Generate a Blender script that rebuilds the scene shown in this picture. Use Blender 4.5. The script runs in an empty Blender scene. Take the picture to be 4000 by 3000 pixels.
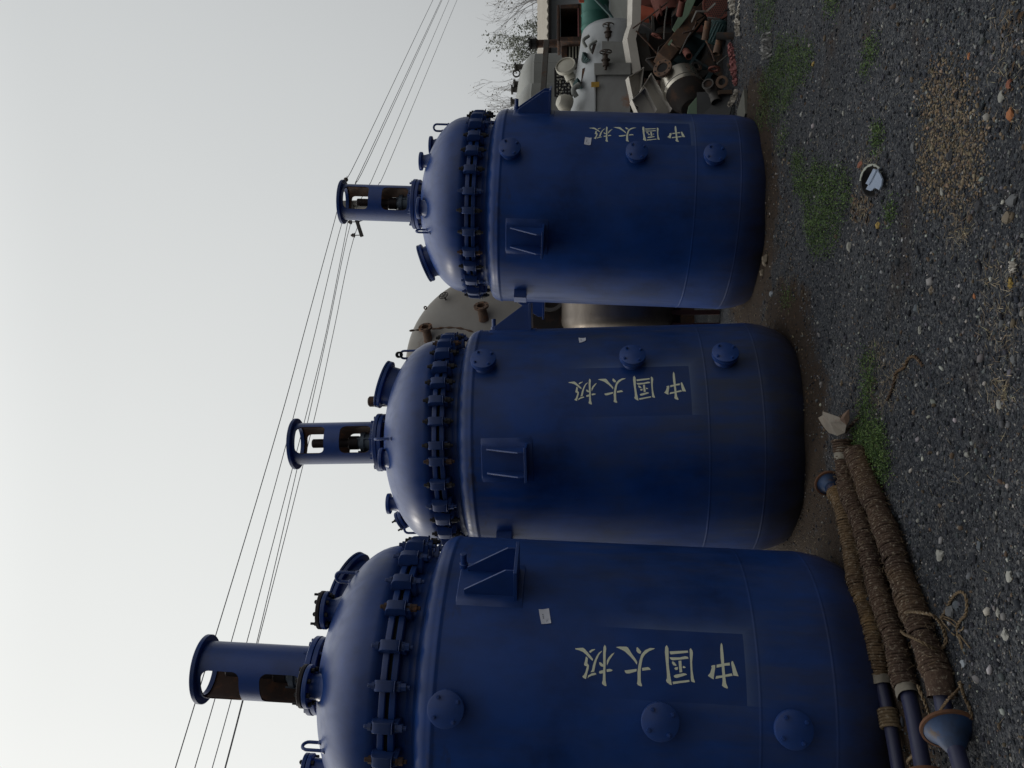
import bpy, bmesh, math, random
import numpy as np
from mathutils import Matrix, Vector
random.seed(7)
PI = math.pi
SC = bpy.context.scene
C = SC.collection
# ---------------------------------------------------------------- camera
F_PX, CAM_Z, PITCH = 3380.0, 1.6, math.atan(0.0714)      # focal length in photo pixels, eye height, upward pitch
cP, sP = math.cos(PITCH), math.sin(PITCH)
RIGHT, FWD, UP = Vector((1, 0, 0)), Vector((0, cP, sP)), Vector((0, -sP, cP))
cam_d = bpy.data.cameras.new('camera'); cam = bpy.data.objects.new('camera', cam_d); C.objects.link(cam)
cam_d.sensor_width = 36.0; cam_d.sensor_fit = 'HORIZONTAL'; cam_d.lens = 36.0 * F_PX / 4000.0
cam_d.clip_start = 0.05; cam_d.clip_end = 2000
M = Matrix.Identity(4)                                   # the phone was held upright, the picture is stored turned: image right = world down
for i in range(3):
    M[i][0] = -UP[i]; M[i][1] = RIGHT[i]; M[i][2] = -FWD[i]
M.translation = Vector((0, 0, CAM_Z)); cam.matrix_world = M
SC.camera = cam
SC.render.resolution_x, SC.render.resolution_y = 1024, 768
# ---------------------------------------------------------------- overcast sky and a weak hazy sun, left and beyond the vessels
SUN_EL, SUN_AZ = math.radians(34), math.radians(-62)     # azimuth from +Y towards +X
SUN_DIR = Vector((math.sin(SUN_AZ) * math.cos(SUN_EL), math.cos(SUN_AZ) * math.cos(SUN_EL), math.sin(SUN_EL)))
W = bpy.data.worlds.new('World'); SC.world = W; W.use_nodes = True
nt = W.node_tree; nt.nodes.clear()
def wn(t, **k):
    n = nt.nodes.new(t)
    for a, b in k.items(): setattr(n, a, b)
    return n
sky = wn('ShaderNodeTexSky', sky_type='NISHITA', sun_disc=False, sun_elevation=SUN_EL, sun_rotation=SUN_AZ, dust_density=6.0, air_density=1.5)
hs = wn('ShaderNodeHueSaturation'); hs.inputs['Saturation'].default_value = 0.12; hs.inputs['Value'].default_value = 0.2
nt.links.new(sky.outputs[0], hs.inputs['Color'])
bg1 = wn('ShaderNodeBackground'); bg1.inputs['Strength'].default_value = 0.05
nt.links.new(hs.outputs[0], bg1.inputs['Color'])
tc = wn('ShaderNodeTexCoord')
dt = wn('ShaderNodeVectorMath', operation='DOT_PRODUCT'); dt.inputs[1].default_value = SUN_DIR
nt.links.new(tc.outputs['Generated'], dt.inputs[0])
rp = wn('ShaderNodeValToRGB'); rp.color_ramp.interpolation = 'B_SPLINE'
e = rp.color_ramp.elements
e[0].position = 0.0; e[0].color = (0.05, 0.055, 0.065, 1)
e[1].position = 1.0; e[1].color = (0.86, 0.86, 0.83, 1)
for p, c in ((0.36, (0.10, 0.11, 0.125)), (0.54, (0.44, 0.455, 0.465)), (0.68, (0.56, 0.58, 0.585)), (0.82, (0.67, 0.685, 0.68)), (0.93, (0.77, 0.785, 0.77))):
    x = e.new(p); x.color = (*c, 1)
mp = wn('ShaderNodeMapRange'); mp.inputs[1].default_value = -1; mp.inputs[2].default_value = 1
nt.links.new(dt.outputs['Value'], mp.inputs[0]); 
nz = wn('ShaderNodeTexNoise'); nz.inputs['Scale'].default_value = 1.7; nz.inputs['Detail'].default_value = 5
nt.links.new(tc.outputs['Generated'], nz.inputs['Vector'])
ad = wn('ShaderNodeMath', operation='MULTIPLY_ADD'); ad.inputs[1].default_value = 0.05; 
nt.links.new(nz.outputs['Fac'], ad.inputs[0]); nt.links.new(mp.outputs[0], ad.inputs[2])
nt.links.new(ad.outputs[0], rp.inputs[0])
bg2 = wn('ShaderNodeBackground'); bg2.inputs['Strength'].default_value = 1.02
sz = wn('ShaderNodeSeparateXYZ'); nt.links.new(tc.outputs['Generated'], sz.inputs[0])      # an overcast sky is brightest overhead
zm = wn('ShaderNodeMapRange', interpolation_type='SMOOTHSTEP'); zm.inputs[1].default_value = 0.5; zm.inputs[2].default_value = 1.0; zm.inputs[3].default_value = 0.0; zm.inputs[4].default_value = 0.8
nt.links.new(sz.outputs[2], zm.inputs[0])
zc_ = wn('ShaderNodeMix', data_type='RGBA', blend_type='ADD'); zc_.inputs[0].default_value = 1.0
def maprange(src, a, b, c, d):
    n = wn('ShaderNodeMapRange', interpolation_type='SMOOTHSTEP')
    for i, v in enumerate((a, b, c, d)): n.inputs[i + 1].default_value = v
    nt.links.new(src, n.inputs[0]); return n.outputs[0]
front = maprange(sz.outputs[1], -0.35, 0.25, 0.0, 1.0)                                     # bright half ahead, duller sky at the photographer's back, dullest to the left behind
backl = maprange(sz.outputs[0], -0.45, 0.85, 0.02, 0.40)
fm = wn('ShaderNodeMix', data_type='RGBA'); nt.links.new(front, fm.inputs[0]); nt.links.new(backl, fm.inputs[6]); nt.links.new(rp.outputs[0], fm.inputs[7])
nt.links.new(fm.outputs[2], zc_.inputs[6]); nt.links.new(zm.outputs[0], zc_.inputs[7]); nt.links.new(zc_.outputs[2], bg2.inputs['Color'])
ads = wn('ShaderNodeAddShader'); wo = wn('ShaderNodeOutputWorld')
nt.links.new(bg1.outputs[0], ads.inputs[0]); nt.links.new(bg2.outputs[0], ads.inputs[1]); nt.links.new(ads.outputs[0], wo.inputs[0])
sd = bpy.data.lights.new('sun', 'SUN'); sd.energy = 0.55; sd.angle = math.radians(10); sd.color = (1.0, 0.93, 0.82)
so = bpy.data.objects.new('sun', sd); C.objects.link(so); so.rotation_euler = SUN_DIR.to_track_quat('Z', 'Y').to_euler()
SC.view_settings.view_transform = 'Standard'; SC.view_settings.look = 'None'; SC.view_settings.exposure = 0.0; SC.view_settings.gamma = 1.0
SC.render.engine = 'CYCLES'; SC.cycles.max_bounces = 6; SC.cycles.diffuse_bounces = 3; SC.cycles.glossy_bounces = 3
# ---------------------------------------------------------------- measuring: where a point of the photograph lies on the ground or at a depth
def ray(x, y): return RIGHT * ((1500 - y) / F_PX) + FWD + UP * ((2000 - x) / F_PX)
def gp(x, y, z=0.0):
    d = ray(x, y); return Vector((0, 0, CAM_Z)) + d * ((z - CAM_Z) / d.z)
def at(x, y, Y):
    d = ray(x, y); return Vector((0, 0, CAM_Z)) + d * (Y / d.y)
# ---------------------------------------------------------------- naming and tree helpers
def tag(o, label=None, cat=None, group=None, kind=None):
    for k, v in (('label', label), ('category', cat), ('group', group), ('kind', kind)):
        if v: o[k] = v
    return o
def thing(name, label, cat, loc=(0, 0, 0), rot=None, group=None):
    o = bpy.data.objects.new(name, None); C.objects.link(o); o.empty_display_size = 0.2
    mw = (rot.to_4x4() if rot is not None else Matrix.Identity(4)).copy(); mw.translation = Vector(loc); o.matrix_world = mw
    return tag(o, label, cat, group)
def finish(name, bm, mat, parent=None, sharp=35, smooth=True, bevel=0.0):
    bmesh.ops.remove_doubles(bm, verts=bm.verts, dist=1e-5)
    bmesh.ops.recalc_face_normals(bm, faces=bm.faces)
    lim = math.radians(sharp)
    for f in bm.faces: f.smooth = smooth
    for ed in bm.edges:
        ed.smooth = not (len(ed.link_faces) != 2 or ed.calc_face_angle(0) > lim)
    me = bpy.data.meshes.new(name); bm.to_mesh(me); bm.free()
    for m in (mat if isinstance(mat, (list, tuple)) else [mat]): me.materials.append(m)
    o = bpy.data.objects.new(name, me); C.objects.link(o)
    if parent is not None: o.parent = parent
    if bevel:
        b = o.modifiers.new('bevel', 'BEVEL'); b.width = bevel; b.segments = 2; b.limit_method = 'ANGLE'; b.angle_limit = math.radians(40)
    return o
def kids(o): return [c for c in C.objects if c.parent is o]
def copy_tree(o, parent=None, child_map=None):
    c = o.copy(); C.objects.link(c)
    if parent is not None: c.parent = parent
    for ch in (child_map or {}).get(o, []): copy_tree(ch, c, child_map)
    return c
# ---------------------------------------------------------------- shape helpers (all add to a bmesh)
def T(x=0, y=0, z=0): return Matrix.Translation((x, y, z))
def RX(a): return Matrix.Rotation(a, 4, 'X')
def RY(a): return Matrix.Rotation(a, 4, 'Y')
def RZ(a): return Matrix.Rotation(a, 4, 'Z')
def frame(p, zdir, xhint=(0, 0, 1)):
    z = Vector(zdir).normalized(); x = Vector(xhint); x = x - z * x.dot(z)
    if x.length < 1e-5: x = Vector((1, 0, 0)) - z * z.x
    x.normalize(); y = z.cross(x); m = Matrix.Identity(4)
    for i in range(3): m[i][0] = x[i]; m[i][1] = y[i]; m[i][2] = z[i]
    m.translation = Vector(p); return m
I4 = Matrix.Identity(4)
def lathe(bm, prof, seg=32, m=I4, closed=False, uv=False, mi=0):
    rings = []
    for r, h in prof:
        if r < 1e-6: rings.append([bm.verts.new(m @ Vector((0, 0, h)))])
        else: rings.append([bm.verts.new(m @ Vector((r * math.cos(2 * PI * k / seg), r * math.sin(2 * PI * k / seg), h))) for k in range(seg)])
    for a, b in zip(rings, rings[1:] + ([rings[0]] if closed else [])):
        for k in range(seg):
            k2 = (k + 1) % seg
            if len(a) == 1 and len(b) == 1: continue
            if len(a) == 1: f = bm.faces.new((a[0], b[k2], b[k]))
            elif len(b) == 1: f = bm.faces.new((a[k], a[k2], b[0]))
            else: f = bm.faces.new((a[k], a[k2], b[k2], b[k]))
            f.material_index = mi
def cyl(bm, r, h0, h1, seg=24, m=I4, r2=None, mi=0, ch=0.0):
    r2 = r if r2 is None else r2
    if ch: lathe(bm, [(0, h0), (r - ch, h0), (r, h0 + ch), (r2, h1 - ch), (r2 - ch, h1), (0, h1)], seg, m, mi=mi)
    else: lathe(bm, [(0, h0), (r, h0), (r2, h1), (0, h1)], seg, m, mi=mi)
def ring(bm, ri, ro, h0, h1, seg=32, m=I4, ch=0.002, mi=0):
    lathe(bm, [(ri, h0), (ro - ch, h0), (ro, h0 + ch), (ro, h1 - ch), (ro - ch, h1), (ri, h1)], seg, m, closed=True, mi=mi)
def box(bm, sx, sy, sz, m=I4, mi=0):
    v = [bm.verts.new(m @ Vector((x * sx / 2, y * sy / 2, z * sz / 2))) for x in (-1, 1) for y in (-1, 1) for z in (-1, 1)]
    for q in ((0, 1, 3, 2), (4, 6, 7, 5), (0, 4, 5, 1), (2, 3, 7, 6), (0, 2, 6, 4), (1, 5, 7, 3)):
        f = bm.faces.new([v[i] for i in q]); f.material_index = mi
def prism(bm, poly, z0, z1, m=I4, mi=0):
    a = [bm.verts.new(m @ Vector((x, y, z0))) for x, y in poly]; b = [bm.verts.new(m @ Vector((x, y, z1))) for x, y in poly]
    n = len(poly); fs = [bm.faces.new(a[::-1]), bm.faces.new(b)]
    for i in range(n): fs.append(bm.faces.new((a[i], a[(i + 1) % n], b[(i + 1) % n], b[i])))
    for f in fs: f.material_index = mi
def spline(pts, n=8):
    pts = [Vector(p) for p in pts]; out = []
    ext = [2 * pts[0] - pts[1]] + pts + [2 * pts[-1] - pts[-2]]
    for i in range(1, len(ext) - 2):
        p0, p1, p2, p3 = ext[i - 1:i + 3]
        for k in range(n):
            t = k / n
            out.append(0.5 * ((2 * p1) + (p2 - p0) * t + (2 * p0 - 5 * p1 + 4 * p2 - p3) * t * t + (3 * p1 - p0 - 3 * p2 + p3) * t ** 3))
    out.append(pts[-1]); return out
def sweep(bm, pts, r, seg=8, cap=True, rfun=None, mi=0):
    pts = [Vector(p) for p in pts]; rings = []; n = len(pts); nrm = None
    for i, p in enumerate(pts):
        t = (pts[min(i + 1, n - 1)] - pts[max(i - 1, 0)]).normalized()
        if nrm is None:
            nrm = t.orthogonal().normalized()
        nrm = (nrm - t * nrm.dot(t)).normalized(); b = t.cross(nrm)
        rr = rfun(i / (n - 1)) if rfun else r
        rings.append([bm.verts.new(p + (nrm * math.cos(2 * PI * k / seg) + b * math.sin(2 * PI * k / seg)) * rr) for k in range(seg)])
    for a, b in zip(rings, rings[1:]):
        for k in range(seg):
            f = bm.faces.new((a[k], a[(k + 1) % seg], b[(k + 1) % seg], b[k])); f.material_index = mi
    if cap:
        bm.faces.new(rings[0][::-1]).material_index = mi; bm.faces.new(rings[-1]).material_index = mi
def hexbolt(bm, r, h, m=I4, mi=0):
    prism(bm, [(r * math.cos(k * PI / 3), r * math.sin(k * PI / 3)) for k in range(6)], 0, h, m, mi)
def sheet(bm, loops, step, fmap, axis=0, lo=-9, hi=9):
    """flat outline with holes, cut into narrow strips along one axis, then bent by fmap"""
    tmp = bmesh.new()
    for L in loops:
        vs = [tmp.verts.new((x, y, 0)) for x, y in L]
        for i in range(len(vs)): tmp.edges.new((vs[i], vs[(i + 1) % len(vs)]))
    bmesh.ops.triangle_fill(tmp, use_beauty=True, edges=tmp.edges[:], normal=(0, 0, 1))
    k = math.floor(lo / step)
    while k * step < hi:
        co = Vector((0, 0, 0)); co[axis] = k * step; no = Vector((0, 0, 0)); no[axis] = 1
        bmesh.ops.bisect_plane(tmp, geom=tmp.verts[:] + tmp.edges[:] + tmp.faces[:], plane_co=co, plane_no=no, dist=1e-6)
        k += 1
    mp_ = {v: bm.verts.new(fmap(v.co.x, v.co.y)) for v in tmp.verts}
    fs = []
    for f in tmp.faces:
        try: fs.append(bm.faces.new([mp_[v] for v in f.verts]))
        except ValueError: pass
    tmp.free(); return fs
def rrect(x0, y0, x1, y1, r, n=5):
    out = []
    for cx, cy, a in ((x1 - r, y1 - r, 0), (x0 + r, y1 - r, 90), (x0 + r, y0 + r, 180), (x1 - r, y0 + r, 270)):
        for k in range(n + 1):
            t = math.radians(a + 90 * k / n); out.append((cx + r * math.cos(t), cy + r * math.sin(t)))
    return out
def noisy(bm, amp, scale=3.0, seed=0):
    from mathutils import noise
    for v in bm.verts:
        v.co += noise.noise_vector(v.co * scale + Vector((seed, seed * 2, 0))) * amp
# ---------------------------------------------------------------- materials
def nodes(name):
    m = bpy.data.materials.new(name); m.use_nodes = True; t = m.node_tree
    return m, t, t.nodes['Principled BSDF']
def N(t, typ, **k):
    n = t.nodes.new(typ)
    for a, b in k.items(): setattr(n, a, b)
    return n
def mixc(t, fac, a, b, blend='MIX'):
    n = N(t, 'ShaderNodeMix', data_type='RGBA', blend_type=blend)
    for i, s in ((0, fac), (6, a), (7, b)):
        if hasattr(s, 'links'): t.links.new(s, n.inputs[i])
        elif isinstance(s, (int, float)): n.inputs[i].default_value = s
        else: n.inputs[i].default_value = (*s, 1)
    return n.outputs[2]
def math_(t, op, a, b=None, c=None, clamp=False):
    n = N(t, 'ShaderNodeMath', operation=op, use_clamp=clamp)
    for i, s in enumerate((a, b, c)):
        if s is None: continue
        if hasattr(s, 'links'): t.links.new(s, n.inputs[i])
        else: n.inputs[i].default_value = s
    return n.outputs[0]
def ramp(t, src, stops):
    n = N(t, 'ShaderNodeValToRGB'); e = n.color_ramp.elements
    e[0].position, e[0].color = stops[0][0], (*stops[0][1], 1) if not isinstance(stops[0][1], (int, float)) else (stops[0][1],) * 3 + (1,)
    e[1].position, e[1].color = stops[-1][0], (*stops[-1][1], 1) if not isinstance(stops[-1][1], (int, float)) else (stops[-1][1],) * 3 + (1,)
    for p, c in stops[1:-1]:
        x = e.new(p); x.color = (*c, 1) if not isinstance(c, (int, float)) else (c, c, c, 1)
    t.links.new(src, n.inputs[0]); return n.outputs[0]
def noise(t, scale, detail=4, rough=0.55, vec=None, stretch=None, out='Fac'):
    n = N(t, 'ShaderNodeTexNoise'); n.inputs['Scale'].default_value = scale; n.inputs['Detail'].default_value = detail; n.inputs['Roughness'].default_value = rough
    if vec is None: vec = N(t, 'ShaderNodeTexCoord').outputs['Object']
    if stretch:
        m = N(t, 'ShaderNodeMapping'); m.inputs['Scale'].default_value = stretch; t.links.new(vec, m.inputs[0]); vec = m.outputs[0]
    t.links.new(vec, n.inputs['Vector']); return n.outputs[out]
def bump(t, h, strength, dist, bs):
    b = N(t, 'ShaderNodeBump'); b.inputs['Strength'].default_value = strength; b.inputs['Distance'].default_value = dist
    t.links.new(h, b.inputs['Height']); t.links.new(b.outputs[0], bs.inputs['Normal'])
def weathered(name, base, dirt, rust=None, rough=0.6, metal=0.0, scale=4.0, amount=0.5, rust_amt=0.42, bumpd=0.002, stretch=None):
    m, t, b = nodes(name)
    n1 = noise(t, scale, 6, 0.6, stretch=stretch); n2 = noise(t, scale * 6, 4)
    col = mixc(t, math_(t, 'MULTIPLY', ramp(t, n1, [(0.38, 0.0), (0.72, 1.0)]), amount), base, dirt)
    col = mixc(t, math_(t, 'MULTIPLY', n2, 0.35), col, tuple(c * 0.6 for c in base))
    if rust:
        n3 = noise(t, scale * 1.7, 7, 0.65)
        col = mixc(t, ramp(t, n3, [(1 - rust_amt - 0.06, 0.0), (1 - rust_amt + 0.06, 1.0)]), col, rust)
    t.links.new(col, b.inputs['Base Color']); b.inputs['Metallic'].default_value = metal
    r = math_(t, 'MULTIPLY_ADD', n1, 0.3, rough - 0.15, clamp=True); t.links.new(r, b.inputs['Roughness'])
    bump(t, n2, 0.5, bumpd, b); return m
def plain(name, c, rough=0.6, metal=0.0, var=0.3, scale=20, bumpd=0.001):
    m, t, b = nodes(name); n = noise(t, scale, 4)
    col = mixc(t, n, tuple(x * (1 - var) for x in c), tuple(min(1, x * (1 + var)) for x in c))
    t.links.new(col, b.inputs['Base Color']); b.inputs['Roughness'].default_value = rough; b.inputs['Metallic'].default_value = metal
    bump(t, n, 0.4, bumpd, b); return m
BLUE = (0.0075, 0.046, 0.215)
def blue_paint(name, rect=None, dusty=0.35, spec=0.32):
    """enamel over steel; rect = (u0,v0,u1,v1) of a freshly masked panel on the unrolled shell, with pale overspray outside its edges"""
    m, t, b = nodes(name)
    n1 = noise(t, 1.6, 5, 0.6); n2 = noise(t, 13, 6, 0.62, stretch=(1, 1, 0.16)); n3 = noise(t, 140, 2)
    n1b = math_(t, 'MULTIPLY_ADD', noise(t, 3.2, 7, 0.68, stretch=(1, 1, 0.6)), 0.45, math_(t, 'MULTIPLY', n1, 0.6))
    col = mixc(t, ramp(t, n1b, [(0.36, 0.0), (0.50, 0.55), (0.66, 1.0)]), tuple(c * 0.42 for c in BLUE), tuple(c * 1.28 for c in BLUE))
    d = math_(t, 'MULTIPLY', ramp(t, n2, [(0.48, 0.0), (0.78, 1.0)]), dusty)
    big = ramp(t, noise(t, 0.9, 3), [(0.42, 0.0), (0.66, 1.0)])
    d = math_(t, 'MULTIPLY', d, math_(t, 'MULTIPLY_ADD', big, 0.8, 0.2))
    col = mixc(t, d, col, (0.060, 0.058, 0.062))
    film = ramp(t, noise(t, 0.75, 5, 0.62), [(0.40, 0.0), (0.62, 1.0)]); film = math_(t, 'MULTIPLY', film, math_(t, 'MULTIPLY_ADD', n2, 1.0, 0.25, clamp=True))
    col = mixc(t, math_(t, 'MULTIPLY', film, dusty * 1.15, clamp=True), col, (0.042, 0.052, 0.078))
    sp = ramp(t, noise(t, 22, 6, 0.7), [(0.66, 0.0), (0.73, 1.0)])
    col = mixc(t, math_(t, 'MULTIPLY', math_(t, 'MULTIPLY', sp, big), 0.7), col, (0.012, 0.012, 0.014))
    ru = ramp(t, noise(t, 7, 8, 0.75), [(0.775, 0.0), (0.80, 1.0)])
    col = mixc(t, math_(t, 'MULTIPLY', ru, 0.8), col, (0.07, 0.028, 0.012))
    if rect:
        u0, v0, u1, v1 = rect
        uv = N(t, 'ShaderNodeUVMap'); sx = N(t, 'ShaderNodeSeparateXYZ'); t.links.new(uv.outputs[0], sx.inputs[0])
        w = noise(t, 2.5, 3); wob = math_(t, 'MULTIPLY_ADD', w, 0.03, -0.015)
        ul = math_(t, 'SUBTRACT', u0, sx.outputs[0]); du = math_(t, 'MAXIMUM', math_(t, 'SUBTRACT', sx.outputs[0], u1), ul)
        dv = math_(t, 'MAXIMUM', math_(t, 'SUBTRACT', sx.outputs[1], v1), math_(t, 'SUBTRACT', v0, sx.outputs[1]))
        dd = math_(t, 'ADD', math_(t, 'MAXIMUM', du, dv), math_(t, 'MULTIPLY', wob, 0.25))
        outside = math_(t, 'GREATER_THAN', dd, 0.0)
        fall = math_(t, 'POWER', 2.718, math_(t, 'MULTIPLY', dd, -22.0))
        side = math_(t, 'ADD', math_(t, 'MULTIPLY_ADD', w, 0.9, 0.15), math_(t, 'MULTIPLY', noise(t, 120, 3), 0.15), clamp=True)
        low = math_(t, 'MULTIPLY', math_(t, 'MULTIPLY_ADD', sx.outputs[1], -4.0, 4.0 * v1 - 0.2, clamp=True), math_(t, 'MULTIPLY_ADD', math_(t, 'GREATER_THAN', ul, 0.0), -0.8, 1.0))
        f = math_(t, 'MULTIPLY', math_(t, 'MULTIPLY', outside, fall), math_(t, 'MULTIPLY', side, low), clamp=True)
        col = mixc(t, math_(t, 'MULTIPLY', f, 0.62), col, (0.13, 0.18, 0.30))
        col = mixc(t, math_(t, 'MULTIPLY', math_(t, 'MULTIPLY', math_(t, 'SUBTRACT', 1.0, outside), low), 0.35), col, (0.008, 0.034, 0.150))
        smear = math_(t, 'MULTIPLY', ramp(t, noise(t, 4.5, 7, 0.7, stretch=(1, 1, 2.2)), [(0.55, 0.0), (0.68, 1.0)]), math_(t, 'LESS_THAN', math_(t, 'ABSOLUTE', math_(t, 'SUBTRACT', sx.outputs[1], 1.66)), 0.13))   # greasy marks on the shoulder
        col = mixc(t, math_(t, 'MULTIPLY', smear, 0.75 * min(1, dusty * 1.6)), col, (0.030, 0.027, 0.026))
        mud_shade = math_(t, 'MULTIPLY_ADD', noise(t, 5, 7, 0.7, stretch=(1, 1, 0.5)), 1.3, math_(t, 'MULTIPLY_ADD', sx.outputs[1], -1.9, -1.02), clamp=True)   # soil splash, with the shade of the foot painted into the same brown
        col = mixc(t, math_(t, 'MULTIPLY', mud_shade, 0.9), col, (0.026, 0.022, 0.019))
        run = math_(t, 'MULTIPLY', ramp(t, noise(t, 16, 5, 0.6, stretch=(1, 1, 0.05)), [(0.56, 0.0), (0.74, 1.0)]), ramp(t, noise(t, 1.1, 4), [(0.45, 0.0), (0.62, 1.0)]))   # grimy rain runs
        col = mixc(t, math_(t, 'MULTIPLY', run, 0.5 * dusty + 0.12), col, (0.030, 0.036, 0.050))
    t.links.new(col, b.inputs['Base Color'])
    r = math_(t, 'MULTIPLY_ADD', n2, 0.25, 0.24); r = math_(t, 'MULTIPLY_ADD', d, 0.5, r, clamp=True)
    t.links.new(r, b.inputs['Roughness']); b.inputs['Specular IOR Level'].default_value = spec
    h = math_(t, 'MULTIPLY_ADD', n3, 0.25, n2); bump(t, h, 0.22, 0.0025, b)
    return m
MAT = {}
MAT['blue'] = blue_paint('blue_enamel', dusty=0.28, spec=0.55)
MAT['bluedull'] = blue_paint('blue_enamel_dull', dusty=0.6)
MAT['rust_in'] = weathered('rusty_inner_steel', (0.055, 0.028, 0.018), (0.02, 0.014, 0.012), (0.10, 0.04, 0.018), 0.85, 0, 8)
MAT['gasket'] = weathered('gasket_black', (0.010, 0.011, 0.013), (0.03, 0.028, 0.025), None, 0.9, 0, 30)
MAT['bolt'] = weathered('bolt_steel', (0.018, 0.018, 0.022), (0.03, 0.024, 0.02), None, 0.6, 0.4, 40)
MAT['shaft'] = weathered('shaft_dark', (0.02, 0.016, 0.018), (0.05, 0.025, 0.02), None, 0.6, 0.3, 20)
MAT['seal'] = weathered('seal_grey', (0.10, 0.13, 0.17), (0.04, 0.045, 0.05), None, 0.5, 0.2, 20)
MAT['letter'] = weathered('letter_paint', (0.80, 0.83, 0.64), (0.68, 0.71, 0.55), None, 0.7, 0, 30, bumpd=0.0004)
MAT['card'] = plain('card_white', (0.62, 0.64, 0.72), 0.6, 0, 0.03)
MAT['ink'] = plain('card_ink', (0.06, 0.06, 0.09), 0.7, 0, 0.1)
# ================================================================ the ground
TANKS = {1: ((-1.861, 5.192, 0.687), (0.0327, -0.0013)), 2: ((-0.413, 6.826, 0.664), (-0.0227, 0.0139)), 3: ((1.588, 8.114, 0.605), (0.0436, -0.0139))}
def ground_material():
    m, t, b = nodes('dark_gravel_ground')
    co = N(t, 'ShaderNodeTexCoord').outputs['Object']
    def vor(scale, feat='F1'):
        v = N(t, 'ShaderNodeTexVoronoi', feature=feat); v.inputs['Scale'].default_value = scale; t.links.new(co, v.inputs['Vector']); return v
    v1 = vor(75); v2 = vor(170)
    bw = N(t, 'ShaderNodeRGBToBW'); t.links.new(v1.outputs['Color'], bw.inputs[0])
    bw2 = N(t, 'ShaderNodeRGBToBW'); t.links.new(v2.outputs['Color'], bw2.inputs[0])
    c = ramp(t, bw.outputs[0], [(0.15, (0.008, 0.010, 0.014)), (0.55, (0.028, 0.033, 0.042)), (0.74, (0.070, 0.077, 0.088)), (0.9, (0.17, 0.17, 0.165))])
    c2 = ramp(t, bw2.outputs[0], [(0.2, (0.009, 0.011, 0.015)), (0.6, (0.030, 0.034, 0.042)), (0.88, (0.15, 0.15, 0.148))])
    c = mixc(t, 0.45, c, c2)
    big = noise(t, 0.9, 5, 0.6, co); fine = noise(t, 14, 6, 0.7, co)
    brown = mixc(t, fine, (0.016, 0.011, 0.008), (0.062, 0.040, 0.024))
    # bare brown soil round the feet of the vessels and in worn patches
    dmin = None
    for k, (o, a) in TANKS.items():
        vm = N(t, 'ShaderNodeVectorMath', operation='DISTANCE'); t.links.new(co, vm.inputs[0]); vm.inputs[1].default_value = (o[0], o[1], 0)
        dmin = vm.outputs['Value'] if dmin is None else math_(t, 'MINIMUM', dmin, vm.outputs['Value'])
    soil = math_(t, 'MULTIPLY_ADD', noise(t, 2.6, 5, 0.6, co), -0.9, math_(t, 'SUBTRACT', 1.74, dmin))
    soil = math_(t, 'MULTIPLY', soil, 7.0, clamp=True)
    patch = ramp(t, noise(t, 1.3, 6, 0.62, co), [(0.56, 0.0), (0.70, 0.85)])
    soil = math_(t, 'MAXIMUM', soil, patch)
    c = mixc(t, soil, c, brown)
    c = mixc(t, math_(t, 'MULTIPLY', ramp(t, big, [(0.35, 1.0), (0.65, 0.0)]), 0.35), c, (0.013, 0.014, 0.016))
    t.links.new(c, b.inputs['Base Color']); b.inputs['Roughness'].default_value = 0.92; b.inputs['Specular IOR Level'].default_value = 0.25
    h = math_(t, 'MULTIPLY_ADD', v1.outputs['Distance'], -0.8, math_(t, 'MULTIPLY', fine, 0.8)); h = math_(t, 'MULTIPLY_ADD', v2.outputs['Distance'], -0.4, h)
    bump(t, h, 0.9, 0.008, b); return m
MAT['ground'] = ground_material()
from mathutils import noise as mn
def gz(x, y):
    z = 0.012 * mn.noise(Vector((x * 1.3, y * 1.3, 0))) + 0.006 * mn.noise(Vector((x * 5, y * 5, 3)))
    for k, (o, a) in TANKS.items():                       # soil heaped a little against each vessel
        d = math.hypot(x - o[0], y - o[1]); t = max(0.0, 1.0 - abs(d - 0.86) / 0.30)
        z += 0.035 * t * t * (3 - 2 * t) * (0.6 + 0.8 * mn.noise(Vector((x * 2.2, y * 2.2, 7))))
    return z
def make_ground():
    xs = sorted(set([round(-3.5 + 0.045 * i, 4) for i in range(190)] + [-400, -120, -50, -25, -14, -9, -6.5, -5, -4.2, 6, 7, 9, 14, 25, 50, 120, 400]))
    ys = sorted(set([round(2.0 + 0.045 * i, 4) for i in range(175)] + [-400, -120, -40, -15, -6, -2, 0, 1, 1.6, 10.5, 11.5, 13, 16, 20, 30, 60, 120, 400]))
    vs = [(x, y, gz(x, y) if -3.6 < x < 5.2 and 1.9 < y < 10 else 0.0) for y in ys for x in xs]; nx = len(xs)
    fs = [(j * nx + i, j * nx + i + 1, (j + 1) * nx + i + 1, (j + 1) * nx + i) for j in range(len(ys) - 1) for i in range(nx - 1)]
    me = bpy.data.meshes.new('ground'); me.from_pydata(vs, [], fs); me.materials.append(MAT['ground'])
    for p in me.polygons: p.use_smooth = True
    o = bpy.data.objects.new('ground', me); C.objects.link(o); o['kind'] = 'structure'
make_ground()
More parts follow.
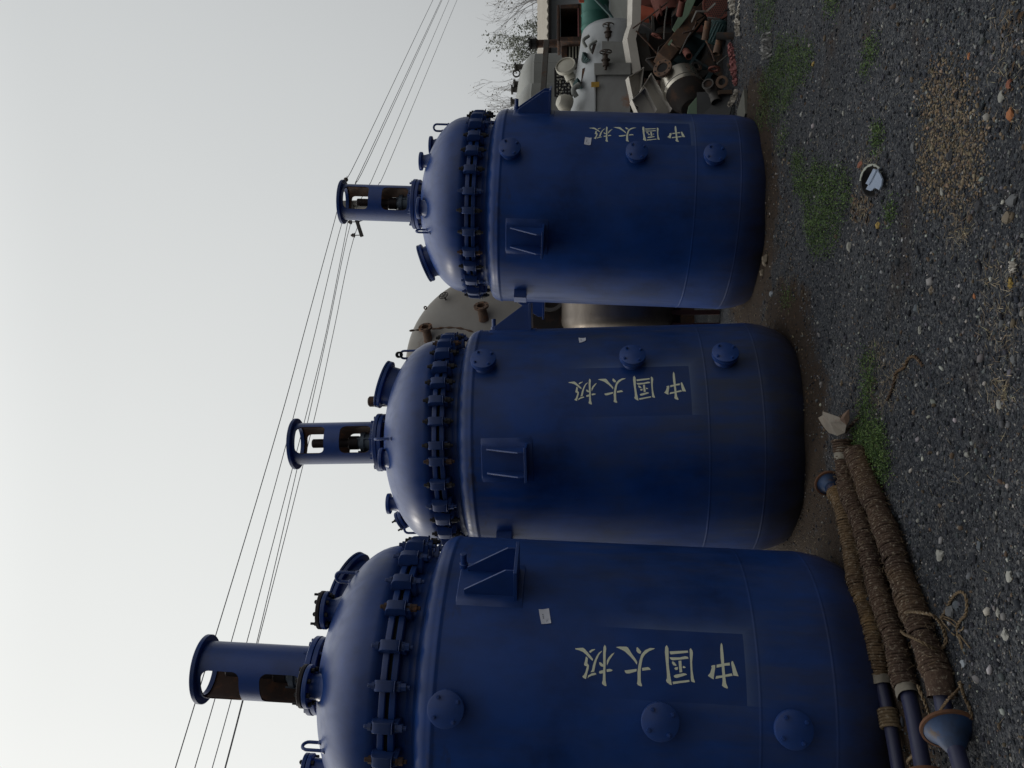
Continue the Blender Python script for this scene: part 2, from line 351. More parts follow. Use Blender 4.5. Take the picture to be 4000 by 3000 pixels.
# ---------------------------------------------------------------- many-piece ground cover built with numpy
def color_attr_mat(name, rough=0.85, spec=0.3):
    m, t, b = nodes(name); a = N(t, 'ShaderNodeVertexColor'); a.layer_name = 'tone'
    n = noise(t, 60, 3)
    c = mixc(t, 0.5, a.outputs[0], mixc(t, n, (0.3, 0.3, 0.3), (1, 1, 1)), 'MULTIPLY'); t.links.new(c, b.inputs['Base Color'])
    b.inputs['Roughness'].default_value = rough; b.inputs['Specular IOR Level'].default_value = spec; return m
MAT['pebble'] = color_attr_mat('pebble_stone'); MAT['blade'] = color_attr_mat('leaf_blade', 0.7)
def inst_mesh(name, bv, bf, mats, cols, mat, label=None):
    """one mesh out of many transformed copies of a small one: mats (n,3,4), cols (n,3)"""
    n = len(mats); bv = np.asarray(bv, float); bf = np.asarray(bf, int); k = len(bv); fk = bf.shape[1]
    v = np.einsum('nij,kj->nki', mats[:, :, :3], bv) + mats[:, None, :, 3]
    if bv.ndim == 3: pass
    f = bf[None] + (np.arange(n) * k)[:, None, None]
    me = bpy.data.meshes.new(name); me.vertices.add(n * k); me.vertices.foreach_set('co', v.reshape(-1))
    nf = n * len(bf); me.loops.add(nf * fk); me.polygons.add(nf)
    me.loops.foreach_set('vertex_index', f.reshape(-1)); me.polygons.foreach_set('loop_start', np.arange(nf) * fk); me.polygons.foreach_set('loop_total', np.full(nf, fk))
    at_ = me.color_attributes.new('tone', 'FLOAT_COLOR', 'POINT'); cc = np.ones((n, k, 4)); cc[:, :, :3] = cols[:, None, :]
    at_.data.foreach_set('color', cc.reshape(-1)); me.update(calc_edges=True); me.validate(); me.materials.append(mat)
    o = bpy.data.objects.new(name, me); C.objects.link(o); o['kind'] = 'stuff'
    if label: o['label'] = label
    return o
rng = np.random.default_rng(5)
def rots(n, tilt):
    a = rng.uniform(0, 2 * PI, n); b = rng.normal(0, tilt, n); c = rng.normal(0, tilt, n)
    ca, sa, cb, sb, cc, sc = np.cos(a), np.sin(a), np.cos(b), np.sin(b), np.cos(c), np.sin(c); z = np.zeros(n); o = np.ones(n)
    Rz = np.stack([np.stack([ca, -sa, z], -1), np.stack([sa, ca, z], -1), np.stack([z, z, o], -1)], 1)
    Rx = np.stack([np.stack([o, z, z], -1), np.stack([z, cb, -sb], -1), np.stack([z, sb, cb], -1)], 1)
    Ry = np.stack([np.stack([cc, z, sc], -1), np.stack([z, o, z], -1), np.stack([-sc, z, cc], -1)], 1)
    return np.einsum('nij,njk,nkl->nil', Rz, Rx, Ry)
def ico(sub):
    b = bmesh.new(); bmesh.ops.create_icosphere(b, subdivisions=sub, radius=1); b.verts.ensure_lookup_table()
    v = [tuple(x.co) for x in b.verts]; f = [[w.index for w in q.verts] for q in b.faces]; b.free(); return np.array(v), np.array(f)
def in_tank(x, y, r=0.80): return any(math.hypot(x - o[0], y - o[1]) < r for o, a in TANKS.values())
def pal(n, table):
    p = np.array([w for w, c in table]); idx = rng.choice(len(table), n, p=p / p.sum()); c = np.array([c for w, c in table])[idx]
    return c * rng.uniform(0.7, 1.3, (n, 1)) * rng.uniform(0.93, 1.07, (n, 3))
def scatter(P, S, flat, cols, name, sink=0.25):
    n = len(P); R = rots(n, 0.35); sc = np.stack([S * rng.uniform(0.7, 1.3, n), S * rng.uniform(0.6, 1.0, n), S * flat * rng.uniform(0.6, 1.2, n)], -1)
    m = np.zeros((n, 3, 4)); m[:, :, :3] = R * sc[:, None, :]; m[:, :2, 3] = P; m[:, 2, 3] = np.array([gz(*p) for p in P]) + S * flat * (1 - 2 * sink) * 0.5
    bv, bf = ico(1); bv = bv * (1 + 0.22 * np.sin(bv[:, :1] * 5 + bv[:, 1:2] * 7 + bv[:, 2:] * 3)); return inst_mesh(name, bv, bf, m, cols, MAT['pebble'])
STONES = [(0.42, (0.022, 0.026, 0.034)), (0.24, (0.055, 0.062, 0.074)), (0.17, (0.12, 0.126, 0.135)), (0.08, (0.24, 0.24, 0.23)), (0.03, (0.38, 0.375, 0.35)), (0.06, (0.13, 0.095, 0.066))]
def region_pts(n, x0=-2.6, x1=4.4, y0=2.5, y1=9.0, power=1.6):
    out = []
    while len(out) < n:
        y = y0 + (y1 - y0) * rng.random() ** power; x = rng.uniform(max(x0, -0.52 * y - 0.3), min(x1, 0.52 * y + 0.3))
        if not in_tank(x, y): out.append((x, y))
    return np.array(out)
def near_tank(p): return min(math.hypot(p[0] - o[0], p[1] - o[1]) for o, a in TANKS.values())
n = 62000; P = region_pts(n); keep = np.array([near_tank(p) > 1.02 + 0.15 * rng.random() or rng.random() < 0.25 for p in P]); P = P[keep]; n = len(P)
scatter(P, np.clip(np.exp(rng.normal(math.log(0.0046), 0.48, n)), 0.003, 0.02), 0.62, pal(n, STONES), 'gravel')
n = 560; P = region_pts(n); scatter(P, np.clip(np.exp(rng.normal(math.log(0.015), 0.3, n)), 0.010, 0.026), 0.55, pal(n, STONES), 'coarse_gravel', 0.34)
def pix_poly_pts(poly, n, jit=0.0):
    poly = [Vector((gp(*p).x, gp(*p).y)) for p in poly]; xs = [p.x for p in poly]; ys = [p.y for p in poly]; out = []
    def inside(x, y):
        c = False; j = len(poly) - 1
        for i in range(len(poly)):
            a, b = poly[i], poly[j]
            if (a.y > y) != (b.y > y) and x < (b.x - a.x) * (y - a.y) / (b.y - a.y) + a.x: c = not c
            j = i
        return c
    tries = 0
    while len(out) < n and tries < n * 60:
        tries += 1; x, y = rng.uniform(min(xs), max(xs)), rng.uniform(min(ys), max(ys))
        if inside(x, y) and mn.noise(Vector((x * 7, y * 7, 1))) + 0.35 > rng.uniform(-0.35, 0.45): out.append((x + rng.normal(0, jit), y + rng.normal(0, jit)))
    return np.array(out)
SAND = [(0.35, (0.20, 0.15, 0.095)), (0.2, (0.27, 0.21, 0.14)), (0.25, (0.11, 0.09, 0.065)), (0.2, (0.06, 0.058, 0.055))]
P = pix_poly_pts([(3630, 270), (3700, 285), (3770, 330), (3800, 480), (3845, 620), (3840, 720), (3700, 760), (3610, 790), (3600, 640), (3625, 500), (3615, 400)], 3600, 0.07)
scatter(P, np.clip(np.exp(rng.normal(math.log(0.0055), 0.35, len(P))), 0.003, 0.013), 0.6, pal(len(P), SAND), 'yellow_grit', 0.15)
def leaves(P, L, Wd, h, cols, name, tilt=0.7, curl=0.0, arch=1.0):
    n = len(P); R = rots(n, tilt); ln = L * rng.uniform(0.6, 1.4, n); m = np.zeros((n, 3, 4))
    m[:, :, :3] = R * np.stack([ln, Wd * rng.uniform(0.7, 1.3, n), ln], -1)[:, None, :]; m[:, :2, 3] = P
    m[:, 2, 3] = np.array([gz(*p) for p in P]) + h * rng.random(n)
    bv = [(0, 0, 0), (0.35, -0.5, 0.10 * arch), (0.7, -0.32, 0.08 * arch), (1, 0, (-0.03 - curl) * arch), (0.7, 0.32, 0.08 * arch), (0.35, 0.5, 0.10 * arch)]
    return inst_mesh(name, bv, [[0, 1, 2, 3], [0, 3, 4, 5]], m, cols, MAT['blade'])
GREEN = [(0.45, (0.085, 0.150, 0.044)), (0.35, (0.14, 0.215, 0.062)), (0.2, (0.050, 0.090, 0.034))]
gpatch = [([(2955, -60), (3030, -60), (3040, 40), (3020, 120), (2960, 125)], 900), ([(3050, 130), (3180, 170), (3190, 260), (3130, 330), (3090, 420), (2985, 425), (2970, 320), (3030, 220)], 3600),
 ([(2960, 420), (3080, 430), (3050, 470), (2990, 500)], 350), ([(3105, 597), (3150, 610), (3155, 745), (3115, 755)], 700), ([(3145, 760), (3170, 680), (3240, 640), (3320, 660), (3335, 780), (3290, 870), (3260, 990), (3190, 985), (3150, 880)], 3600),
 ([(3370, 1380), (3430, 1390), (3430, 1500), (3380, 1560)], 420), ([(3330, 1690), (3400, 1640), (3460, 1660), (3490, 1760), (3480, 1860), (3440, 1880), (3390, 1800)], 2300), ([(3370, 1560), (3420, 1560), (3430, 1650), (3360, 1660)], 350),
 ([(3415, 495), (3455, 500), (3450, 590), (3425, 590)], 260), ([(3400, 150), (3440, 160), (3430, 240), (3370, 300), (3375, 240)], 300), ([(3050, 500), (3090, 500), (3080, 580), (3045, 570)], 160), ([(3180, 620), (3205, 640), (3200, 680), (3180, 670)], 120), ([(3480, 790), (3510, 800), (3500, 870), (3475, 860)], 160), ([(3230, -30), (3290, -30), (3285, 40), (3240, 50)], 260), ([(3060, 1130), (3110, 1130), (3100, 1190), (3065, 1190)], 160)]
allp = [pix_poly_pts(p, int(k * 1.7), 0.034) for p, k in gpatch]; allp = np.vstack([a for a in allp if len(a)])
allp = np.array([p for p in allp if not in_tank(*p, 0.84)])
leaves(allp, 0.0125, 0.0058, 0.036, pal(len(allp), GREEN), 'green_ground_cover', 0.75)
STRAW = [(0.45, (0.30, 0.235, 0.14)), (0.2, (0.19, 0.135, 0.08)), (0.30, (0.42, 0.35, 0.22)), (0.05, (0.09, 0.06, 0.036))]
spatch = [([(3390, 1340), (3470, 1330), (3520, 1380), (3560, 1450), (3500, 1560), (3460, 1630), (3400, 1600), (3380, 1480)], 420), ([(3850, 1000), (4010, 980), (4010, 1560), (3900, 1560), (3850, 1400), (3840, 1200)], 330), ([(3870, -20), (4010, -20), (4010, 560), (3920, 480), (3880, 300)], 130), ([(3690, 780), (3820, 770), (3810, 900), (3740, 980), (3690, 900)], 170),
 ([(3360, 600), (3440, 600), (3430, 680), (3350, 660)], 130), ([(3330, 760), (3400, 770), (3390, 860), (3330, 850)], 160), ([(3020, 900), (3110, 900), (3120, 1150), (3060, 1260), (2990, 1200)], 200), ([(2840, 1180), (2960, 1190), (2960, 1270), (2850, 1270)], 120), ([(3000, 2030), (3240, 2060), (3280, 2180), (3100, 2150)], 130), ([(3300, 1400), (3370, 1400), (3370, 1600), (3320, 1600)], 110), ([(3000, 0), (4000, 0), (4000, 3000), (3500, 3000), (3300, 1400)], 520), ([(2870, 0), (2950, 0), (2960, 420), (2880, 440)], 160), ([(3880, 1480), (3960, 1500), (3920, 1600), (3860, 1580)], 90)]
allp = [pix_poly_pts(p, k, 0.02) for p, k in spatch]; allp = np.vstack([a for a in allp if len(a)]); allp = np.array([p for p in allp if not in_tank(*p, 0.86)])
leaves(allp, 0.050, 0.0016, 0.010, pal(len(allp), STRAW), 'dry_grass', 0.16, 0.06, 0.04)
DEAD = [(0.5, (0.06, 0.038, 0.022)), (0.3, (0.10, 0.06, 0.03)), (0.2, (0.20, 0.16, 0.11))]
allp = np.vstack([a for a in [pix_poly_pts(p, k, 0.03) for p, k in (([(3880, -20), (4000, -20), (4000, 420), (3930, 400)], 60), ([(3330, 760), (3420, 760), (3400, 870), (3320, 850)], 120), ([(3000, 520), (3100, 560), (3130, 1100), (3000, 1000)], 200), ([(3000, 1250), (3160, 1260), (3190, 1600), (3100, 1900)], 220), ([(2860, 0), (2960, 0), (2970, 450), (2880, 440)], 260))] if len(a)])
allp = np.array([p for p in allp if not in_tank(*p, 0.86)])
leaves(allp, 0.026, 0.014, 0.006, pal(len(allp), DEAD), 'dead_leaf_litter', 0.25, 0.1, 0.4)
# ================================================================ the three blue glass-lined reactors
GLYPH = {'ji':[[(66,407),(68,398),(72,367),(66,357),(44,337),(18,315),(8,317),(23,335),(39,352),(50,366),(58,387),(62,406)],[(56,335),(65,323),(69,304),(64,307),(56,319),(47,329),(52,334)],[(29,351),(20,341),(-5,343),(-14,335),(-30,336),(-52,342),(-82,349),(-76,363),(-69,367),(-63,359),(-47,352),(-20,345),(-18,356),(-11,360),(4,356)],[(62,270),(57,271),(41,284),(12,296),(-15,303),(-44,308),(-48,326),(-35,319),(-13,315),(9,308),(32,298),(51,286)],[(-78,341),(-63,337),(-52,319),(-49,303),(-55,296),(-59,303),(-65,323),(-72,335)],[(93,256),(84,250),(73,248),(49,251),(-2,251),(-42,252),(-82,250),(-109,245),(-110,251),(-104,263),(-97,268),(-81,264),(-42,263),(-20,262),(-3,263),(48,264),(81,262)],[(4,282),(3,275),(-7,262),(-18,262),(-16,274),(-9,281),(0,284)],[(56,206),(49,210),(19,230),(-11,244),(13,245),(30,236),(48,220)],[(-34,263),(-49,262),(-52,278),(-48,284),(-40,282),(-36,272)],[(-29,245),(-26,229),(-31,214),(-37,221),(-42,242),(-39,245)]],'tai':[[(84,199),(88,181),(89,145),(85,137),(56,119),(32,101),(15,91),(1,93),(20,107),(41,127),(65,154),(77,181)],[(90,89),(80,80),(67,70),(56,76),(61,88),(71,95),(86,94)],[(89,0),(83,8),(73,30),(55,51),(36,63),(8,69),(-22,74),(-61,74),(-83,73),(-98,67),(-102,71),(-97,87),(-89,93),(-78,90),(-33,90),(-5,86),(23,80),(54,70),(76,51),(89,26)],[(-30,155),(-27,140),(-19,94),(-31,95),(-43,132),(-44,146),(-39,152)],[(-13,67),(-7,38),(-10,31),(-19,23),(-23,48),(-26,66)]],'guo':[[(109,-60),(93,-68),(66,-68),(15,-67),(-34,-72),(-88,-81),(-86,-72),(-76,-57),(-66,-52),(-56,-57),(-33,-57),(24,-53),(71,-50),(98,-52)],[(100,-181),(87,-189),(75,-191),(32,-185),(-8,-185),(-47,-190),(-69,-196),(-68,-185),(-63,-176),(-19,-176),(31,-175),(76,-175),(92,-175)],[(77,-74),(86,-166),(75,-167),(66,-104),(62,-79),(68,-74)],[(47,-72),(49,-123),(57,-152),(54,-166),(45,-167),(38,-123),(33,-88),(36,-79)],[(28,-88),(22,-98),(9,-107),(6,-102),(9,-90),(18,-84),(26,-84)],[(32,-117),(34,-131),(3,-132),(-22,-134),(-25,-120),(8,-118)],[(2,-113),(-12,-112),(-14,-103),(-8,-94),(-1,-100)],[(8,-138),(7,-145),(0,-153),(-3,-142),(-1,-137)],[(-43,-90),(-37,-99),(-27,-141),(-28,-150),(-33,-158),(-40,-141),(-52,-106),(-51,-96)],[(-71,-85),(-58,-168),(-67,-169),(-76,-120),(-83,-87)]],'zhong':[[(136,-338),(123,-343),(71,-345),(20,-345),(-35,-347),(-64,-350),(-86,-358),(-89,-354),(-84,-338),(-76,-329),(-55,-333),(-30,-333),(13,-332),(57,-329),(101,-330),(124,-333)],[(15,-279),(20,-289),(21,-300),(2,-298),(-22,-293),(-49,-289),(-43,-276),(-33,-261),(-19,-273),(7,-282)],[(23,-307),(29,-333),(15,-333),(8,-306)],[(32,-345),(37,-373),(23,-373),(20,-345)],[(-32,-302),(-27,-334),(-38,-333),(-46,-298)],[(-23,-347),(-15,-380),(-27,-384),(-34,-347)],[(46,-384),(44,-390),(21,-398),(0,-404),(-28,-413),(-26,-397),(-25,-387),(12,-383),(36,-380)]]}

A0, H0, RS = -61.6, 0.5159, 0.875                        # where the strokes were measured on the unrolled shell
def rot_axis(ax, ay):
    a = Vector((ax, ay, 1)).normalized(); e1 = Vector((0, 1, 0)).cross(a).normalized(); e2 = a.cross(e1); m = Matrix.Identity(3)
    for i in range(3): m[i][0] = e1[i]; m[i][1] = e2[i]; m[i][2] = a[i]
    return m
BASE = 0.62                                              # root sits at ground level, local 0 of the measured heights is the lower girth seam
def loc3(r, azd, h): a = math.radians(azd); return Vector((r * math.cos(a), r * math.sin(a), h + BASE))
def radial(r, azd, h):                                   # frame: x outwards, y sideways, z up
    return T(0, 0, h + BASE) @ RZ(math.radians(azd)) @ T(r, 0, 0)
def up(prof): return [(r, h + BASE) for r, h in prof]
def shell_bm():
    bm = bmesh.new(); W_ = lambda h, r=RS, w=0.007, e=0.0016: [(r, h - w * 4), (r, h - w * 1.6), (r, h - w), (r + e, h - w * .3), (r + e, h + w * .3), (r, h + w), (r, h + w * 1.6), (r, h + w * 4)]
    prof = [(0, -0.98), (0.25, -0.965), (0.45, -0.925), (0.60, -0.85), (0.70, -0.755), (0.77, -0.68), (0.82, -0.605), (0.855, -0.515), (0.871, -0.43)] + W_(-0.37) + W_(0.0) + W_(1.637, RS, 0.014, 0.005)[:6]
    prof += [(0.872, 1.668), (0.862, 1.694), (0.842, 1.716), (0.81, 1.730), (0.775, 1.737), (0.752, 1.744), (0.738, 1.757), (0.735, 1.775), (0.741, 1.79), (0.736, 1.80), (0.735, 1.838), (0.782, 1.838), (0.788, 1.843), (0.788, 1.868), (0.783, 1.873), (0.70, 1.873)]
    seg = 144; uv = bm.loops.layers.uv.new('UVMap'); rings = []
    # denser rows so the shell shades smoothly
    fine = [prof[0]]
    for a, b in zip(prof, prof[1:]):
        k = max(1, int(math.hypot(b[0] - a[0], b[1] - a[1]) / 0.25)); fine += [(a[0] + (b[0] - a[0]) * i / k, a[1] + (b[1] - a[1]) * i / k) for i in range(1, k + 1)]
    prof = fine
    for r, h in prof:
        rings.append([bm.verts.new((0, 0, h + BASE))] if r < 1e-6 else [bm.verts.new((r * math.cos(2 * PI * k / seg + PI / 2), r * math.sin(2 * PI * k / seg + PI / 2), h + BASE)) for k in range(seg)])
    for i in range(len(prof) - 1):
        a, b = rings[i], rings[i + 1]; ha, hb = prof[i][1], prof[i + 1][1]
        for k in range(seg):
            k2 = (k + 1) % seg; u = lambda j: (90 + 360 * j / seg - 360) * PI / 180 * RS        # az from -270 to +90: the unrolling seam is at the back
            if len(a) == 1: f = bm.faces.new((a[0], b[k2], b[k])); us = [(u(k), ha), (u(k + 1), hb), (u(k), hb)]
            else: f = bm.faces.new((a[k], a[k2], b[k2], b[k])); us = [(u(k), ha), (u(k + 1), ha), (u(k + 1), hb), (u(k), hb)]
            for l, q in zip(f.loops, us): l[uv].uv = q
    return bm
def cover_bm():
    bm = bmesh.new()
    prof = [(0.70, 1.893), (0.784, 1.893), (0.790, 1.898), (0.790, 1.922), (0.787, 1.928), (0.775, 1.931), (0.779, 1.938), (0.790, 1.947), (0.799, 1.965), (0.803, 1.99)]
    for k in range(1, 19): a = k / 18 * PI / 2; prof.append((0.803 * math.cos(a), 1.995 + 0.423 * math.sin(a)))
    prof[-1] = (0, 2.418); lathe(bm, up(prof), 144); return bm
def gasket_bm():
    bm = bmesh.new(); lathe(bm, up([(0.70, 1.873), (0.768, 1.874), (0.764, 1.883), (0.768, 1.892), (0.70, 1.893)]), 96); return bm
def clamp_bm():
    bm = bmesh.new(); w = 0.056
    poly = [(0.800, 1.836), (0.800, 1.874), (0.792, 1.878), (0.792, 1.926), (0.770, 1.930), (0.756, 1.944), (0.772, 1.953), (0.838, 1.946), (0.856, 1.938), (0.863, 1.926), (0.865, 1.90), (0.865, 1.856), (0.861, 1.842), (0.850, 1.836)]
    prism(bm, [(x, y + BASE) for x, y in poly], -w / 2, w / 2, RX(PI / 2))
    # curved lower jaw lip
    lip = [(-0.5 * w - 0.004, 0.862), (-0.5 * w - 0.004, 0.806), (0.5 * w + 0.004, 0.806), (0.5 * w + 0.004, 0.862), (0.3 * w, 0.872), (-0.3 * w, 0.872)]
    prism(bm, [(y, x) for x, y in lip], 1.832 + BASE, 1.8385 + BASE)
    box(bm, 0.10, 0.05, 0.030, T(0.795, 0, 1.822 + BASE))
    return bm
def clamp_bolt_bm():
    bm = bmesh.new(); m = T(0.836, 0, BASE)
    cyl(bm, 0.0115, 1.764, 1.984, 10, m, ch=0.002); hexbolt(bm, 0.021, 0.030, m @ T(0, 0, 1.784)); hexbolt(bm, 0.021, 0.018, m @ T(0, 0, 1.946)); cyl(bm, 0.022, 1.812, 1.822, 12, m); return bm
def nozzle_bm():
    bm = bmesh.new(); m = RY(PI / 2)
    lathe(bm, [(0.078, 0.86), (0.070, 0.878), (0.060, 0.89), (0.058, 0.915), (0.060, 0.918), (0.090, 0.919), (0.092, 0.921), (0.092, 0.9365), (0.090, 0.938), (0.08, 0.938)], 40, m)
    return bm
def nozzle_cover_bm():
    bm = bmesh.new(); lathe(bm, [(0.06, 0.940), (0.089, 0.940), (0.092, 0.942), (0.092, 0.958), (0.089, 0.960), (0, 0.960)], 40, RY(PI / 2)); return bm
def nozzle_bolt_bm(k):
    bm = bmesh.new(); a = math.radians(35 + 90 * k); m = RY(PI / 2) @ T(0.070 * math.cos(a), 0.070 * math.sin(a), 0)
    hexbolt(bm, 0.011, 0.010, m @ T(0, 0, 0.960)); hexbolt(bm, 0.011, 0.012, m @ T(0, 0, 0.906)); cyl(bm, 0.0065, 0.90, 0.976, 8, m); return bm
def lug_bm():
    bm = bmesh.new(); R0 = 0.868
    for s in (-1, 1):                                     # two gussets, slightly trapezoid
        prism(bm, [(x, z + BASE) for x, z in ((R0, 1.527), (0.905, 1.527), (1.064, 1.300), (1.064, 1.257), (R0, 1.257))], -0.005, 0.005, T(0, s * 0.083, 0) @ RX(PI / 2))
    box(bm, 0.215, 0.235, 0.018, T(R0 + 0.1035, 0, 1.247 + BASE)); return bm
def pad_bm():                                             # curved reinforcing pad under the lug
    bm = bmesh.new(); n = 10
    for r, in ((RS + 0.006,),):
        vs = [[bm.verts.new(((r + (0 if 0 < i < n and 0 < j < 5 else -0.007)) * math.cos(math.radians(-10.5 + 21 * i / n)), (r + (0 if 0 < i < n and 0 < j < 5 else -0.007)) * math.sin(math.radians(-10.5 + 21 * i / n)), BASE + z)) for i in range(n + 1)] for j, z in enumerate((1.205, 1.211, 1.33, 1.45, 1.562, 1.568))]
    for a, b in zip(vs, vs[1:]):
        for i in range(n): bm.faces.new((a[i], a[i + 1], b[i + 1], b[i]))
    return bm
def stub_bm():
    bm = bmesh.new(); m = RY(PI / 2); z = T(0, 0, 1.552 + BASE)
    cyl(bm, 0.024, 0.868, 0.905, 16, z @ m, ch=0.003); cyl(bm, 0.017, 0.90, 0.968, 16, z @ m, ch=0.002); return bm
def stand_bm():
    bm = bmesh.new(); r = 0.168; L = r * PI; h0, h1 = 2.50 + BASE, 3.164 + BASE
    loops = [[(-L, h0)] + [(-L, h1), (L, h1), (L, h0)]]
    for c in (-L / 2, L / 2):
        for a, b in ((2.535, 2.78), (2.905, 3.140)): loops.append(rrect(c - 0.118, a + BASE, c + 0.118, b + BASE, 0.045))
    fo = sheet(bm, loops, 0.02, lambda s, h: Vector((r * math.cos(s / r), r * math.sin(s / r), h)))
    fi = sheet(bm, loops, 0.02, lambda s, h: Vector(((r - 0.009) * math.cos(s / r), (r - 0.009) * math.sin(s / r), h)))
    for f in fi: f.material_index = 1
    bmesh.ops.remove_doubles(bm, verts=bm.verts, dist=1e-5)
    eds = [e for e in bm.edges if len(e.link_faces) == 1]
    # wall thickness round every window
    rad = lambda v: math.hypot(v.co.x, v.co.y); inner = {}
    for e in eds:
        for v in e.verts:
            if rad(v) < r - 0.004: inner[(round(math.atan2(v.co.y, v.co.x), 3), round(v.co.z, 4))] = v
    for e in eds:
        if all(rad(v) > r - 0.004 for v in e.verts):
            k = [inner.get((round(math.atan2(v.co.y, v.co.x), 3), round(v.co.z, 4))) for v in e.verts]
            if all(k) and k[0] is not k[1]:
                try: bm.faces.new((e.verts[0], e.verts[1], k[1], k[0])).material_index = 1
                except ValueError: pass
    return bm
def stand_top_bm():
    bm = bmesh.new(); ring(bm, 0.150, 0.206, 3.164 + BASE, 3.194 + BASE, 56, ch=0.004); return bm
def stand_base_bm():
    bm = bmesh.new(); ring(bm, 0.10, 0.232, 2.470 + BASE, 2.502 + BASE, 56, ch=0.003)
    for k in range(8): a = k * PI / 4 + .2; hexbolt(bm, 0.017, 0.016, T(0.205 * math.cos(a), 0.205 * math.sin(a), 2.502 + BASE))
    return bm
def seat_bm():                                            # block flange welded on the dome, with studs across the gap
    bm = bmesh.new(); ring(bm, 0.05, 0.228, 2.436 + BASE, 2.467 + BASE, 56, ch=0.003)
    lathe(bm, up([(0.155, 2.39), (0.128, 2.41), (0.122, 2.436)]), 40)
    for k in range(8): a = k * PI / 4 + .2; cyl(bm, 0.010, 2.375 + BASE, 2.53 + BASE, 8, T(0.205 * math.cos(a), 0.205 * math.sin(a), 0))
    return bm
def shaft_bm():
    bm = bmesh.new(); cyl(bm, 0.036, 2.47 + BASE, 3.045 + BASE, 24, ch=0.006); cyl(bm, 0.055, 2.66 + BASE, 2.74 + BASE, 24, ch=0.004); return bm
def seal_bm():
    bm = bmesh.new(); lathe(bm, up([(0, 2.66), (0.05, 2.66), (0.06, 2.64), (0.085, 2.635), (0.085, 2.605), (0.072, 2.60), (0.072, 2.56), (0.105, 2.555), (0.105, 2.503)]), 32)
    for k in range(4): a = k * PI / 2 + .5; cyl(bm, 0.007, 2.50 + BASE, 2.66 + BASE, 8, T(0.078 * math.cos(a), 0.078 * math.sin(a), 0))
    return bm
def dome_h(r): return 1.995 + 0.423 * math.sqrt(max(0, 1 - (r / 0.803) ** 2))
def dome_n(r, azd):
    k = 0.423 ** 2 / 0.803 ** 2; h = dome_h(r) - 1.995; a = math.radians(azd); v = Vector((r * k, 0, h)).normalized(); return Vector((v.x * math.cos(a), v.x * math.sin(a), v.z))
def cover_nozzle(parent, azd, rho, Rf, Rn, htop, lid=False, mat='blue', tilt=0.0, studs=()):
    """short flared pipe standing on the cover with a flange; optionally a bolted blind flange on top"""
    base = dome_h(rho); m = T(0, 0, BASE) @ RZ(math.radians(azd)) @ T(rho, 0, 0)
    slope = math.atan2(0.423 ** 2 * rho / 0.803 ** 2, base - 1.995)
    if tilt: m = m @ T(0, 0, base) @ RY(tilt) @ T(0, 0, -base)
    bm = bmesh.new(); b0 = base - Rn * 1.25 * math.tan(max(0.0, slope - tilt)) - 0.01
    lathe(bm, [(Rn * 1.55, b0 - 0.012), (Rn * 1.22, b0 + 0.024), (Rn * 1.04, b0 + 0.055), (Rn, (htop + b0) / 2 + .02), (Rn * 1.05, htop - 0.028), (Rf - 0.003, htop - 0.026), (Rf, htop - 0.023), (Rf, htop - 0.004), (Rf - 0.003, htop), (Rn * .8, htop), (Rn * .8, htop - 0.12)], 44, m)
    o = finish('cover_nozzle', bm, MAT[mat], parent)
    if lid:
        bm = bmesh.new(); lathe(bm, [(Rn, htop + 0.004), (Rf - 0.003, htop + 0.004), (Rf, htop + 0.007), (Rf, htop + 0.024), (Rf - 0.003, htop + 0.027), (0, htop + 0.027)], 44, m); l = finish('blind_flange', bm, MAT['shaft'] if lid == 'dark' else MAT['bluedull'], o)
        for k in range(4 if Rf < .1 else 8):
            a = 2 * PI * k / (4 if Rf < .1 else 8) + 0.4; q = m @ T(Rf * .82 * math.cos(a), Rf * .82 * math.sin(a), 0); bm = bmesh.new()
            hexbolt(bm, 0.014, 0.016, q @ T(0, 0, htop - 0.043)); tall = 0.062 if k in studs else 0.042; cyl(bm, 0.0075, htop - 0.04, htop + tall, 8, q); hexbolt(bm, 0.013, 0.011, q @ T(0, 0, htop + 0.027)); finish('flange_bolt', bm, MAT['bolt'], o)
    return o
def manhole(parent, azd, rho, R, hc, tilt):
    m = T(0, 0, BASE) @ RZ(math.radians(azd)) @ T(rho, 0, hc) @ RY(tilt); bm = bmesh.new(); Rn = R * 0.82
    lathe(bm, [(Rn * 1.12, -0.20), (Rn * 1.04, -0.13), (Rn, -0.09), (Rn, -0.03), (R - .004, -0.027), (R, -0.023), (R, -0.004), (R - .004, 0), (Rn, 0), (Rn * .93, -0.02)], 60, m); o = finish('manhole', bm, MAT['blue'], parent)
    bm = bmesh.new(); lathe(bm, [(Rn, 0.003), (R - .003, 0.003), (R, 0.006), (R, 0.018), (R - .006, 0.021), (R * .6, 0.03), (0, 0.036)], 60, m); finish('manhole_cover', bm, MAT['bluedull'], o); return o
def eye(parent, azd, rho):
    bm = bmesh.new(); base = dome_h(rho); m = T(0, 0, BASE) @ RZ(math.radians(azd)); w = 0.030
    pts = [(rho - w, 0, dome_h(rho - w) - 0.01)] + [(rho - w, 0, base + 0.035)] + [(rho - w * math.cos(t), 0, base + 0.075 + 0.030 * math.sin(t)) for t in [k * PI / 8 for k in range(0, 9)]] + [(rho + w, 0, base + 0.03), (rho + w, 0, dome_h(rho + w) - 0.01)]
    sweep(bm, [m @ Vector(p) for p in pts], 0.0095, 10)
    for s in (-1, 1): lathe(bm, [(0.016, -0.006), (0.012, 0.008), (0.008, 0.012)], 12, m @ T(rho + s * w, 0, dome_h(rho + s * w)))
    return finish('lifting_eye', bm, MAT['blue'], parent)
